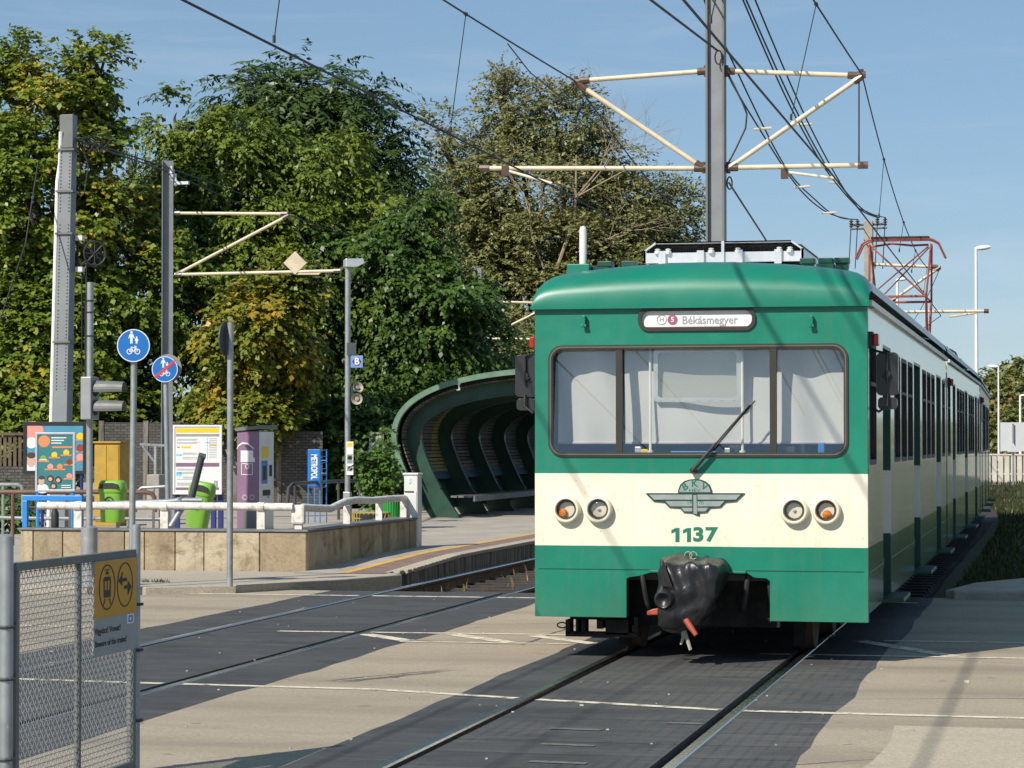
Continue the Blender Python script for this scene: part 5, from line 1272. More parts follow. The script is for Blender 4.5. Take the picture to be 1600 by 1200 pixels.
# ================================================================== MASTS AND WIRES
UPc = UZ
def hbeam(b, x, y, z0, z1, w=.13, yaw=0, fl=.02):
    c, s = math.cos(yaw), math.sin(yaw); U = Vector((c, s, 0)); W = Vector((-s, c, 0)); O = Vector((x, y, 0))
    b.obox(O, U, W, -w, -w+fl, -w, w, z0, z1); b.obox(O, U, W, w-fl, w, -w, w, z0, z1); b.obox(O, U, W, -w+fl, w-fl, -.008, .008, z0, z1)
def insul(b, p, d, r=.055, n=3):
    p = Vector(p); d = Vector(d).normalized(); prof = [(.02, -.12)]
    for k in range(n): prof += [(.03, -.1+k*.07), (r, -.08+k*.07), (.03, -.05+k*.07)]
    b.lathe(prof+[(.02, .14)], p, d, 10)
# mast between the tracks
DM = 36.2; mp = at(1119, 370, DM); MX, MY = mp.x, mp.y
t = thing('catenary_mast', 'tall grey steel mast behind the train carrying cream bracket arms on both sides', 'mast', (MX, MY, -.15), 'overhead line masts')
b = MB(); hbeam(b, MX, MY, -.15, 9.6, .132, 0, .03); b.build('mast_beam', M['mast'], t)
b = MB(); b.obox((MX, MY-.0, 0), UX, UY, -.1, .1, -.06, .06, -.15, 9.58); b.build('mast_web', M['mastl'], t)
def atm(px, py): return atY(px, py, MY)
def arm(t, pts, r=.036):
    b = MB(); b.tube(pts, r, 10); o = b.build('bracket_arm', M['arm'], t, smooth=True)
    b = MB(); 
    for p, q in ((pts[0], pts[1]), (pts[-1], pts[-2])):
        p = Vector(p); d = (Vector(q)-p).normalized(); b.tube([p-d*.02, p+d*.12], r*1.45, 8)
    b.build('insulator_cap', M['ceram'], o)
for pts in (((1103, 111), (908, 126)), ((1098, 262), (905, 132)), ((1098, 263), (752, 263)), ((1135, 111), (1338, 118)), ((1140, 262), (1345, 120)), ((1140, 262), (1354, 258))):
    arm(t, [atm(*q) for q in pts])
for pts in (((790, 266), (868, 287)), ((1222, 268), (1306, 279))):
    b = MB(); P = [atm(*q) for q in pts]; P[1] = P[1]+Vector((0, -.25, -.02)); b.tube(P, .02, 8); b.build('steady_arm', M['arm'], t)
b = MB()
for q in ((1103, 111), (1135, 111), (1100, 262), (1138, 262), (900, 128), (1346, 117)):
    p = atm(*q); b.tube([p+Vector((-.06, 0, 0)), p+Vector((.06, 0, 0))], .05, 8); b.tube([p+Vector((0, 0, -.08)), p+Vector((0, 0, .08))], .03, 8)
for q in ((1226, 268), (790, 264)): p = atm(*q); b.bx(p.x-.05, p.x+.05, p.y-.05, p.y+.05, p.z-.1, p.z+.04)
b.build('bracket_fitting', M['ceram'], t)
b = MB(); b.tube([atm(1138, 255), atm(1150, 232), atm(1165, 200), atm(1167, 178), atm(1160, 160), atm(1136, 112)], .014, 6)
p = atm(1140, 286); b.tube([p+Vector((.06*math.cos(q)*.6, 0, .09*math.sin(q))) for q in [i*.6 for i in range(12)]], .012, 5)
p = atm(1125, 92); b.tube([p+Vector((.05*math.cos(q), -.16, .1*math.sin(q))) for q in [i*.6 for i in range(12)]], .012, 5)
b.tube([atm(1342, 126), atm(1342, 255)], .012, 5)
b.build('jumper_cable', M['wire'], t)
# farther mast with insulators
DM2 = 75.0; c = at(1357, 345, DM2); 
t = thing('catenary_mast', 'distant concrete mast behind the red pantograph with rows of insulators on top', 'mast', (c.x, c.y, -.15), 'overhead line masts')
b = MB(); b.bx(c.x-.13, c.x+.13, c.y-.13, c.y+.13, -.15, c.z); b.build('mast_beam', M['concrete'], t, bevel=.02)
a2 = lambda px, py: atY(px, py, c.y)
INS = [(1330, 343), (1340, 343), (1371, 340), (1383, 340)]
b = MB(); b.tube([a2(1328, 352), a2(1385, 350)], .035, 6); b.tube([a2(1328, 358), a2(1386, 356)], .03, 6); b.build('cross_arm', M['mast'], t)
b = MB()
for q in INS: p = a2(*q); insul(b, p-Vector((0, 0, .12)), UZ, .075)
b.build('insulator', M['ceram'], t)
for pts in (((1362, 413), (1464, 417)), ((1393, 470), (1468, 418)), ((1340, 488), (1544, 486))): arm(t, [a2(*q) for q in pts], .045)
b = MB(); b.tube([a2(1483, 495), a2(1526, 489)], .03, 6); b.build('steady_arm', M['arm'], t)
b = MB()
for q in INS: b.tube([a2(q[0], q[1]+6), a2(q[0]-4+.0, 420)], .016, 5)
b.build('jumper_cable', M['wire'], t)
# masts on the left
DA = 42.0; pt = at(108, 180, DA); 
t = thing('catenary_mast', 'riveted grey box mast at the left with a white cable duct up its side', 'mast', (pt.x, pt.y, .1), 'overhead line masts')
xw = m(11.5, DA); b = MB(); zt = pt.z; z1 = at(108, 232, DA).z
xb = at(98, 655, DA).x
b.add([(xb-.145, pt.y-.12, .1), (xb+.125, pt.y-.12, .1), (xb+.125, pt.y+.14, .1), (xb-.145, pt.y+.14, .1), (pt.x-.105, pt.y-.11, zt), (pt.x+.105, pt.y-.11, zt), (pt.x+.105, pt.y+.11, zt), (pt.x-.105, pt.y+.11, zt)], [(0,3,2,1),(4,5,6,7),(0,1,5,4),(1,2,6,5),(2,3,7,6),(3,0,4,7)])
b.build('mast_beam', M['mastl'], t, bevel=.01)
def ax(z): k = (z-.1)/(zt-.1); return xb+(pt.x-xb)*k
b = MB()
for k in range(70):
    z = 2.6+k*.056
    if 3.9 < z < 4.0 or 5.3 < z < 5.5: continue
    for s in (-.075, .075): b.lathe([(.012, 0), (.01, .008), (.002, .011)], (ax(z)+s, pt.y-.121+.0016*(z-.1), z), (0, -1, 0), 6)
b.build('rivet', M['mastd'], t)
b = MB(); b.obox((ax(zt)-.112, pt.y-.125, z1), UX, UZ, 0, .225, 0, zt-z1-.01, -.005, .004); 
for z in (at(100, 300, DA).z, at(100, 366, DA).z, at(100, 535, DA).z, z1-.03): b.bx(ax(z)-.15, ax(z)+.15, pt.y-.145, pt.y+.15, z-.015, z+.015)
b.build('steel_strap', M['mast'], t)
b = MB(); zz1 = at(95, 255, DA).z; b.tube([(xb-.19, pt.y-.05, .1), (ax(3.0)-.175, pt.y-.05, 3.0), (ax(zz1-.3)-.16, pt.y-.05, zz1-.3), (ax(zz1)-.12, pt.y-.05, zz1), (ax(zz1+.5)-.08, pt.y-.14, zz1+.5)], .035, 8); b.build('cable_duct', M['white'], t, smooth=True)
b = MB()
def aa(px, py): return at(px, py, DA)
for k, r in ((0, .2), (1, .15)):
    p = aa(148-k*3, 396+k*6); b.tube([p+Vector((r*math.cos(q)*.75, .1*math.cos(q)+.05*k, r*math.sin(q))) for q in [i*.4 for i in range(17)]], .018, 6)
    for i in range(4): q = i*.785; b.tube([p+Vector((r*math.cos(q)*.75, .1*math.cos(q)+.05*k, r*math.sin(q))), p-Vector((r*math.cos(q)*.75, .1*math.cos(q)-.05*k, r*math.sin(q)))], .012, 5)
b.tube([aa(120, 378), aa(148, 396)], .02, 6); b.tube([aa(120, 420), aa(148, 396)], .02, 6); b.tube([aa(121, 378), aa(121, 420)], .02, 6)
b.build('tension_wheel', M['blackm'], t)
b = MB()
for py in (372, 421): p = aa(125, py); b.bx(p.x-.06, p.x+.06, p.y-.06, p.y+.06, p.z-.04, p.z+.04)
b.build('junction_box', M['pale'], t)
b = MB()
for k in range(9):
    p = aa(128+k*4, 222+(k % 4)*3); r = .06+.03*(k % 3); b.tube([p+Vector((r*math.cos(q), .1*math.sin(q*2), r*math.sin(q))) for q in [i*.6 for i in range(12)]], .011, 5)
b.tube([aa(128, 222), aa(138, 260), aa(132, 300), aa(122, 312)], .012, 5); b.tube([aa(124, 228), aa(126, 270), aa(124, 300)], .012, 5); b.tube([aa(135, 405), aa(134, 540), aa(132, 650)], .012, 5); b.tube([aa(128, 424), aa(128, 600)], .012, 5)
b.build('cable_loop', M['wire'], t)
DB = 52.0; pt2 = at(262, 251, DB); 
t = thing('catenary_mast', 'plain grey steel mast holding a long cream bracket with a diamond plate', 'mast', (pt2.x, pt2.y, .1), 'overhead line masts')
b = MB(); hbeam(b, pt2.x, pt2.y, .1, pt2.z, .115, R(20), .018); b.build('mast_beam', M['mastl'], t)
ab = lambda px, py: atY(px, py, pt2.y)
for pts in (((273, 333), (448, 334)), ((275, 429), (450, 337)), ((275, 429), (531, 423))): arm(t, [ab(*q) for q in pts], .032)
b = MB(); b.tube([ab(462, 428), ab(498, 428), ab(502, 424)], .022, 6); b.build('steady_arm', M['arm'], t)
b = MB(); q = ab(462, 411); r = m(18, DB); b.shape([[(-r, 0), (0, -r), (r, 0), (0, r*1.0)]], q-Vector((0, .05, 0)), cr, UZ, -.01, 0); b.build('diamond_plate', M['arm'], t)
b = MB(); p = ab(284, 286); b.bx(p.x-.15, p.x+.15, p.y-.04, p.y+.04, p.z-.03, p.z+.03); 
for k in range(3): q = ab(268+k*3, 270+k*6); insul(b, q, UZ, .05, 2)
b.build('insulator', M['pale'], t)
b = MB(); b.tube([ab(450, 335), ab(480, 385), ab(503, 424)], .009, 5); b.build('hanger', M['wire'], t)
DC = 88.0; pt3 = at(748, 419, DC); 
t = thing('catenary_mast', 'small far grey mast in front of the trees with thin brackets reaching behind the train', 'mast', (pt3.x, pt3.y, .1), 'overhead line masts')
b = MB(); hbeam(b, pt3.x, pt3.y, .1, pt3.z, .115); b.build('mast_beam', M['mastl'], t)
ac = lambda px, py: atY(px, py, pt3.y)
for pts in (((753, 471), (840, 473)), ((755, 529), (835, 490)), ((755, 529), (845, 530))): arm(t, [ac(*q) for q in pts], .04)
# wires: every run is a thing of its own
WG = 'overhead wires'
def wire(name, pts, r, label, sag=0):
    P = [Vector(p) for p in pts]
    if len(P) == 2 and sag:
        a, c = P; P = [a.lerp(c, i/24)-Vector((0, 0, sag*4*(i/24)*(1-i/24))) for i in range(25)]
    b = MB(); b.tube(P, r, 6); return tag(b.build(name, M['wire']), label, 'wire', WG)
def dropper(ya, xa, za, zb): 
    pass
YA = MY
xl, zl = atm(868, 288).x, 5.38; xrr, zr_ = atm(1306, 279).x, 5.42
def track_wires(x0, xarm, zc, xmes, zmes, y2, xs2, la, lb, ymin):
    c = [(xarm+ (x0-.2-xarm)*(1-1)*0, ymin, zc-.02), (xarm, YA-.25, zc), (xs2, y2, 5.45), (xs2+shift(y2+45)-shift(y2)-.2, y2+45, 5.45)]
    wire('contact_wire', c, .0125, la)
    pts = []; n = 26
    for k in range(n+1): u = k/n; y = YA-60+60*u; pts.append((xmes+.0, y, zmes-.42*4*u*(1-u)))
    for k in range(1, n+1): u = k/n; y = YA+(y2-YA)*u; pts.append((xmes+(xs2-xmes)*u, y, zmes+(6.9-zmes)*u-1.0*4*u*(1-u)))
    for k in range(1, n+1): u = k/n; y = y2+45*u; pts.append((xs2+(shift(y2+45)-shift(y2))*u, y, 6.9-1.0*4*u*(1-u)))
    wire('messenger_wire', pts, .011, lb); return pts
c2 = at(1470, 416, DM2)
pl = track_wires(-6.93, xl, zl, atm(899, 127).x, atm(899, 127).z, c2.y, -6.93-.75, 'contact wire over the empty track, lowest long black line in the sky', 'upper carrying cable over the left hand track, meeting the left tip of the mast arms', -10)
pr_ = track_wires(XC, xrr, zr_, atm(1347, 117).x, atm(1347, 117).z, c2.y, c2.x, 'contact wire over the train, touching the red pantograph', 'carrying cable running down the sky from the right tip of the mast arms', -10)
def drops(pl, xa, z2, ys, label):
    for y in ys:
        b = MB(); i = min(range(len(pl)), key=lambda k: abs(pl[k][1]-y)); p = Vector(pl[i]); b2 = Vector((xa+(p.x-xa)*.15 if y < YA else p.x-.1, p.y+.25, z2+.02))
        b.tube([p, b2], .006, 5)
        b.tube([b2+Vector((0, 0, .05)), b2-Vector((0, 0, .02))], .016, 5); b.tube([p+Vector((0, -.04, 0)), p+Vector((0, .04, 0))], .025, 5)
        tag(b.build('dropper_wire', M['wire']), label, 'wire', 'dropper wires')
drops(pl, xl, zl, (22.5, 29, 45, 53, 61), 'thin vertical dropper between the left hand contact wire and its carrying cable')
drops(pr_, xrr, zr_, (14, 22, 29.5, 42, 49, 56, 63), 'thin vertical dropper between the contact wire over the train and its carrying cable')
# V-shaped bridle near the left tip
b = MB(); 
b.tube([atm(900, 130), atm(885, 150)-Vector((0, 0, 0)), at(865, 160, 37.5)], .010, 5); tag(b.build('bridle_wire', M['wire']), 'short bridle wire sloping off the left tip of the mast arms', 'wire', WG)
wire('bridle_wire', [at(793, 68, 31.8), at(828, 113, 33.8), at(880, 155, 36.8), at(960, 215, 41)], .008, 'branch wire leaving the left carrying cable at a clamp')
# feeders from above the mast to the far mast
FE = [('left outer feeder cable of the bundle curving down to the far mast', [(1081,-60),(1110,30),(1135,112),(1187,202),(1244,289),(1289,330),(1330,343)]),
 ('second feeder cable of the bundle, close to the left outer one', [(1098,-60),(1115,20),(1133,71),(1221,259-8),(1277,319-4),(1310,339),(1340,343)]),
 ('middle feeder cable of the bundle crossing right of the mast', [(1137,-60),(1161,0),(1225,146),(1277,244),(1311,292),(1345,328),(1371,340)]),
 ('middle feeder cable hugging its twin right of the mast', [(1142,-60),(1166,0),(1231,146),(1283,246),(1317,294),(1348,327),(1371,339)]),
 ('right outer feeder cable of the bundle curving down to the far mast', [(1157,-60),(1180,0),(1259,184),(1326,307),(1355,331),(1383,340)])]
for lab, pts in FE:
    P2 = [Vector((q[0], q[1])) for q in pts]; Q = cr_spline([tuple(p) for p in P2], 6)
    L = [0]
    for a, c in zip(Q, Q[1:]): L.append(L[-1]+(c-a).length)
    # depth along the run from the lateral place between the tracks
    P = []
    xe = at(*pts[-1], DM2).x; 
    for q in Q:
        r_ = ray(q.x, q.y); dd = DM2
        X0 = -4.85+.35*(1 if pts[0][0] > 1120 else -1)
        k0 = X0/r_.x; k = min(DM2, k0); P.append(CAM+r_*k)
    # settle onto the far insulators
    n = len(P); tgt = at(*pts[-1], DM2)
    P = [p for p in P if p.y < tgt.y-6]+[tgt]
    first = P[0]; d = (P[0]-P[2]).normalized()
    P = [Vector((first.x, -40, first.z+.9)), Vector((first.x, -12, first.z+.4)), Vector((first.x, 8, first.z+.15)), Vector((first.x, first.y-9, first.z+.05))]+P
    Ps = []
    for i in range(len(P)-1):
        for k in range(4): Ps.append(P[i].lerp(P[i+1], k/4))
    Ps.append(P[-1])
    for _ in range(3): Ps = [Ps[0]]+[(Ps[i-1]+Ps[i]*2+Ps[i+1])/4 for i in range(1, len(Ps)-1)]+[Ps[-1]]
    wire('feeder_cable', Ps, .0145, lab)
for (xa, ya_, xb_, yb_) in ((1183,202,1201,200),(1247,195,1264,194),(1245,293,1261,291),(1298,285,1311,286),(1288,333,1303,332)):
    r_ = ray((xa+xb_)/2, ya_); k = -4.85/r_.x; b = MB(); p = CAM+ray(xa, ya_)*min(k, 72); q = CAM+ray(xb_, yb_)*min(k, 72); b.tube([p-Vector((.05, 0, 0)), q+Vector((.05, 0, 0))], .022, 6); tag(b.build('cable_spacer', M['arm']), 'small tan spacer bar clipping two feeder cables together', 'spacer', 'cable spacers')
wire('tension_cable', [Vector((MX, -8, 6.7)), at(1017, 0, 30.0), atm(1124, 82)+Vector((0, -.15, 0))], .016, 'thick cable from the top edge left of the mast anchored near its top')
wire('tension_cable', [atm(1137, 284)+Vector((0, .15, 0)), at(1193, 369, 43), at(1215, 405, 47)], .014, 'cable sloping down to the right from the mast below the arms')
wire('earth_wire', [at(60, 250, 42), at(40, 380, 41), at(0, 500, 40), at(-60, 640, 39)], .011, 'pale guy wire slanting down to the left from the riveted mast')
wire('feeder_cable', [aa(126, 221), at(190, 243, 46), at(262, 268, 52), at(400, 330, 66), at(560, 395, 84)], .016, 'left hand cable strung between the two left masts')
wire('feeder_cable', [aa(126, 217), at(190, 239, 46), at(266, 263, 52), at(430, 322, 66), at(700, 420, 88)], .016, 'upper of the cables strung between the two left masts')
wire('contact_wire', [ab(502, 425), at(560, 443, 62), at(640, 472, 80), at(745, 500, 100)], .012, 'thin wire running right from the bracket with the diamond plate')
wire('messenger_wire', [ab(450, 336), at(560, 375, 66), at(660, 412, 84), at(748, 440, 88)], .011, 'thin sagging wire from the tip of the single left bracket into the trees')
# ================================================================== RIGHT BACKGROUND
def tall_lamp(px, pyt, pyb, d, label, rp=.07, hl=.6, side=1):
    c = at(px, pyt, d); t = thing('street_lamp', label, 'street lamp', (c.x, c.y, .1), 'white road lamps in the distance')
    b = MB(); b.tube([(c.x, c.y, .1), (c.x, c.y, c.z*.5), (c.x, c.y, c.z)], [rp*1.3, rp*1.05, rp*.8], 10); b.build('lamp_post', M['white'], t, smooth=True)
    b = MB(); b.lathe([(.02, -.05), (hl*.13, .05), (hl*.17, hl*.4), (hl*.13, hl*.8), (.02, hl)], (c.x, c.y, c.z), (side, 0, .08), 12); o = b.build('lamp_head', M['white'], t, smooth=True)
tall_lamp(1525, 388, 600, 88, 'tall white road lamp rising above the rear of the train', .06, .52)
tall_lamp(1560, 573, 660, 150, 'distant white lamp in front of the wooded hill', .055, .62, -1)
tall_lamp(1402, 437, 470, 120, 'white lamp head just visible behind the pantograph', .08, .5)
tall_lamp(1594, 618, 700, 190, 'small far lamp at the right edge before the trees', .09, .5, 1)
t = thing('concrete_fence', 'pale concrete slat fence along the grass bank behind the train', 'fence', (-.5, 100, .2))
fa = at(1530, 750, 100); fb = at(1700, 752, 96); U = (fb-fa); U.z = 0; L = U.length; U.normalize(); O = Vector((fa.x, fa.y, 0)); zt = at(1560, 709, 100).z
b = MB(); n = int(L/.30)
for k in range(n): b.obox(O, U, UZ, k*L/n+.02, (k+1)*L/n-.05, .1, zt-.06, -.05, .0)
b.build('fence_slat', M['concl'], t, bevel=.01)
b = MB(); b.obox(O, U, UZ, 0, L, zt-.06, zt, -.08, .03); b.obox(O, U, UZ, 0, L, .5, .56, -.10, -.051); b.build('fence_rail', M['concl'], t)
q = at(1586, 682, 94); t = thing('road_sign', 'blank white back of a road sign with a small triangle below it on a post', 'road sign', (q.x, q.y, .2))
b = MB(); b.obox(q, cr, UZ, -m(23, 94), m(60, 94), -m(23, 94), m(22, 94), -.02, 0); b.build('sign_panel', M['signw'], t)
b = MB(); pq = at(1583, 662, 94); b.tube([(pq.x, pq.y-.05, .15), (pq.x, pq.y-.05, pq.z)], .035, 8); b.build('sign_post', M['steel'], t)
b = MB(); r = m(9, 94); tq = at(1583, 699, 93.8); b.shape([[(-r, -r*.8), (r, -r*.8), (0, r*.8)]], tq, cr, UZ, -.02, 0); b.build('triangle_sign', M['signw'], t)
# grassy bank right of the track
def bank(x, y):
    k = max(0, min(1, (x+.6-shift(y))/5)); return .55*k*k*min(1, (y-31)/30)+.06*noise.noise(Vector((x*.8, y*.5, 0)))+.25*max(0, min(1, (y-70)/30))*max(0, min(1, (x+1.5-shift(y))/1.5))
sheet('grass_bank', M['ground'], -1.5, 45, 30.6, 190, -.12, 90, 160, bank)
def blades(name, n, fx, mt, seed, hmin=.08, hmax=.3, w=.012):
    r = np.random.default_rng(seed); P = []
    xs, ys, zs = fx(r, n); n = len(xs); h = r.uniform(hmin, hmax, n); a = r.uniform(0, 2*np.pi, n); l = r.uniform(0, .6, n)*h; la = r.uniform(0, 2*np.pi, n)
    base = np.stack([xs, ys, zs], 1); sd = np.stack([np.cos(a), np.sin(a), 0*a], 1)*(w*(.6+r.random((n, 1))*.9))
    tip = base+np.stack([np.cos(la)*l, np.sin(la)*l, h], 1); mid = (base+tip)/2+np.stack([0*a, 0*a, h*.12], 1)
    V_ = np.stack([base-sd, base+sd, mid+sd*.7, tip, mid-sd*.7], 1).reshape(-1, 3)
    return np_mesh(name, V_, 5, n, mt)
def np_mesh(name, V_, k, n, mt, parent=None):
    me = bpy.data.meshes.new(name); o = np.array(ORI[parent]) if parent else np.zeros(3)
    me.vertices.add(n*k); me.vertices.foreach_set('co', (V_-o).astype(np.float32).ravel())
    me.loops.add(n*k); me.loops.foreach_set('vertex_index', np.arange(n*k, dtype=np.int32))
    me.polygons.add(n); me.polygons.foreach_set('loop_start', np.arange(0, n*k, k, dtype=np.int32)); me.polygons.foreach_set('loop_total', np.full(n, k, np.int32))
    me.update(calc_edges=True); me.validate(); me.materials.append(mt)
    ob = bpy.data.objects.new(name, me); COL.objects.link(ob)
    if parent: ob.parent = parent; ORI[ob] = ORI[parent]
    return ob
M['grass'] = m_leaf('grass_blades', [(.03,.04,.012), (.05,.055,.018), (.09,.075,.035), (.04,.05,.012)], None, tr=.25)
M['weed'] = m_leaf('dry_weed', [(.28,.17,.08), (.36,.25,.12), (.18,.14,.05)], None, tr=.3)
def fbank(r, n):
    y = 31.5+(r.random(n)**1.6)*110; x = -1.25+r.random(n)**1.3*13; x = x+np.array([shift(v) for v in y]); z = np.array([bank(a, c) for a, c in zip(x, y)])-.12
    return x, y, z
o = struct(blades('bank_grass', 60000, fbank, M['grass'], 2, .05, .15, .011), 'stuff')
o['label'] = 'rough grass on the bank right of the train'; o['category'] = 'grass'
def fw(r, n):
    x = -7.9+r.random(n)*1.0; y = YE+.2+r.random(n)*9; c = np.sin(x*9)+np.cos(y*5)+r.normal(0, .4, n) > .4; return x[c], y[c], np.full(c.sum(), -.16)
o = struct(blades('track_weeds', 130, fw, M['weed'], 5, .04, .17, .01), 'stuff'); o['label'] = 'dry brown weeds growing between the left hand rails'; o['category'] = 'weeds'
def fw2(r, n):
    a = r.random(n)*2*np.pi; d = r.random(n)**.5*.28; return -9.95+np.cos(a)*d*1.2, 27.66+np.sin(a)*d*.35, np.full(n, .0)
g = gp(243, 921, 0)
def fw3(r, n):
    a = r.random(n)*2*np.pi; d = r.random(n)**.5*.2; return g.x+np.cos(a)*d*.9, g.y+np.sin(a)*d*.3, np.full(n, .0)
tag(blades('weed_tuft', 160, fw3, M['grass'], 6, .04, .14, .012), 'small green weed tuft growing at the pavement kerb', 'weed')
# ================================================================== TREES
LEAF = {
 'maple': m_leaf('maple_leaves', [(.10,.15,.015), (.145,.185,.022), (.09,.125,.02), (.19,.21,.04), (.075,.115,.02)], [(.46,.34,.03), (.44,.27,.03), (.36,.32,.035), (.30,.28,.06)], .33, (.55, .70)),
 'orange': m_leaf('autumn_leaves', [(.11,.14,.018), (.15,.16,.022), (.08,.11,.018)], [(.42,.30,.03), (.42,.23,.03), (.32,.27,.03)], .7, (.50, .72)),
 'light': m_leaf('light_green_leaves', [(.075,.115,.014), (.13,.165,.02), (.055,.09,.014), (.17,.19,.03)], None),
 'ailan': m_leaf('dark_pinnate_leaves', [(.034,.062,.014), (.055,.088,.02), (.044,.072,.014)], None, tr=.15),
 'vine': m_leaf('vine_leaves', [(.045,.085,.014), (.10,.15,.022), (.03,.06,.012)], None),
 'olive': m_leaf('grey_olive_leaves', [(.13,.14,.045), (.18,.18,.07), (.10,.115,.035), (.25,.235,.12)], [(.22,.16,.08), (.28,.19,.09), (.2,.17,.08)], .30, (.58, .72)),
 'hill': m_leaf('hill_leaves', [(.10,.12,.03), (.14,.15,.045)], [(.26,.17,.06), (.3,.15,.07)], .16, (.52, .62)),
 'fig': m_leaf('fig_leaves', [(.06,.12,.02), (.11,.17,.03), (.05,.095,.02)], None)}
SPR = {  # leaves per spray, spray length, leaf length, leaf half width, droop, sideways
 'maple': (8, .46, .145, .056, .5, 1.0), 'orange': (8, .42, .135, .052, .5, 1.0), 'light': (9, .52, .14, .042, .95, .6), 'ailan': (19, 1.25, .24, .04, .95, 1.25),
 'vine': (9, .52, .14, .05, .95, .6), 'olive': (9, .55, .15, .04, .4, .7), 'hill': (6, .7, .4, .18, .4, .8), 'fig': (6, .22, .09, .042, .6, 1.0)}
def crown(parent, lobes, n_spray, kind, seed, clump=.55, per=14, core=.5):
    r = np.random.default_rng(seed); k, SL, LL, LW, DR, SW = SPR[kind]
    B = []; D = []
    areas = np.array([(rx*rz+rx*ry+ry*rz) for _, rx, ry, rz in lobes]); areas /= areas.sum()
    for (c, rx, ry, rz), a in zip(lobes, areas):
        nc = max(6, int(n_spray*a/per)); c = np.array(c); rad = np.array([rx, ry, rz])
        d = r.normal(size=(nc*2, 3)); d /= np.linalg.norm(d, axis=1)[:, None]
        keep = (d[:, 1] < .25) | (r.random(nc*2) < .55); d = d[keep][:nc]; nc = len(d)
        f = np.zeros((nc, 1)); 
        for q in range(5):
            w = r.normal(size=3)*3.6; f[:, 0] += np.sin(d@w+r.random()*6)*.10
        rr_ = (core+(1-core)*r.random((nc, 1))**.55)*(1+f); cc = c+d*rad*rr_
        cs = clump*r.uniform(.5, 1.35, (nc, 1))
        npp = np.maximum(3, (per*r.uniform(.5, 1.6, nc)).astype(int)); idx = np.repeat(np.arange(nc), npp)
        off = r.normal(size=(len(idx), 3)); off /= np.linalg.norm(off, axis=1)[:, None]; off[:, 2] = off[:, 2]*.6; off *= r.random((len(idx), 1))**.5
        B.append(cc[idx]+off*cs[idx]); dd = off*1.0+d[idx]*.8+r.normal(size=off.shape)*.35; D.append(dd/np.linalg.norm(dd, axis=1)[:, None])
    B = np.concatenate(B); D = np.concatenate(D); S = len(B)
    L = SL*r.uniform(.6, 1.3, (S, 1)); tt = np.linspace(.1, 1, k)
    side = np.cross(D, np.array([0, 0, 1.0])); side /= np.linalg.norm(side, axis=1)[:, None]+1e-6
    quads = []
    for i, u in enumerate(tt):
        p = B+D*L*u; p[:, 2] -= (DR*L[:, 0]*.55)*u*u
        s_ = 1 if i % 2 else -1
        if i == k-1: s_ = 0
        ld = side*s_*SW+D*.6+np.array([0, 0, -DR*(.4+.6*u)])+r.normal(size=D.shape)*.3; ld /= np.linalg.norm(ld, axis=1)[:, None]
        nn = np.array([0, -.25, .9])+D*.5+r.normal(size=D.shape)*.45; wv = np.cross(ld, nn); wv /= np.linalg.norm(wv, axis=1)[:, None]+1e-6
        sc_ = np.clip(r.lognormal(-.03, .3, (S, 1)), .4, 1.35); ll = LL*sc_; ww = LW*sc_
        dn = np.cross(wv, ld)
        quads.append(np.stack([p, p+ld*ll*.45+wv*ww+dn*ww*.25, p+ld*ll, p+ld*ll*.45-wv*ww+dn*ww*.25], 1))
    V_ = np.concatenate(quads).reshape(-1, 3)
    return np_mesh('crown', V_, 4, len(V_)//4, LEAF[kind], parent)
def lobe(px, py, rx, ry, d, rd=None, rng=None):
    c = at(px, py, d); return (tuple(c), m(rx, d), rd or (m(rx, d)+m(ry, d))/2, m(ry, d))
def tree(name, label, px, d, lobes, n, kind, seed, group, trunk_r=.22, clump=.55, per=14, z0=.0, mt=None, core=.5):
    base = at(px, 760, d); t = thing(name, label, 'tree' if name != 'shrub' else 'shrub', (base.x, base.y, z0), group)
    LB = [lobe(*l) for l in lobes]; r_ = random.Random(seed)
    top = Vector(LB[0][0]); b = MB(); B0 = Vector((base.x, base.y, z0-.1)); fork = B0.lerp(Vector((base.x+(top.x-base.x)*.3, base.y, top.z)), .42)
    b.tube([B0, B0.lerp(fork, .5)+Vector((.05, 0, 0)), fork], [trunk_r*1.3, trunk_r, trunk_r*.85], 10)
    for c, rx, ry, rz in LB:
        c = Vector(c); q = fork.lerp(c, .5)+Vector((r_.uniform(-.3, .3), r_.uniform(-.3, .3), .25)); b.tube([fork-Vector((0, 0, .1)), q, c], [trunk_r*.6, trunk_r*.38, trunk_r*.15], 7)
        for k in range(5):
            e = c+Vector((r_.uniform(-1, 1)*rx*.75, r_.uniform(-1, 1)*ry*.75, r_.uniform(-.4, .85)*rz)); b.tube([q.lerp(c, .6), c.lerp(e, .5)+Vector((0, 0, .15)), e], [trunk_r*.2, trunk_r*.12, trunk_r*.04], 5)
    b.build('trunk', mt or M['bark'], t, smooth=True)
    crown(t, LB, n, kind, seed, clump, per, core); return t
TG = 'trees behind the station'
Q = 1.0
tree('maple_tree', 'tall yellowing maple at the left edge behind the riveted mast', 70, 64, [(60,330,120,170,64),(88,165,72,95,65),(150,110,28,55,65),(30,110,30,52,65.5),(165,440,105,170,64),(50,560,140,130,63),(-60,420,120,260,65),(165,215,18,20,65),(150,610,110,90,65)], int(15000*Q), 'maple', 11, TG, .28, .42, 22)
tree('maple_tree', 'low orange and yellow autumn maple under the cream bracket with the diamond plate', 400, 60, [(420,500,52,75,60),(365,540,35,75,60.5),(395,600,55,40,61),(465,440,22,28,60),(440,560,45,40,60.5),(385,655,75,35,60.3)], int(4000*Q), 'orange', 12, TG, .12, .34, 16)
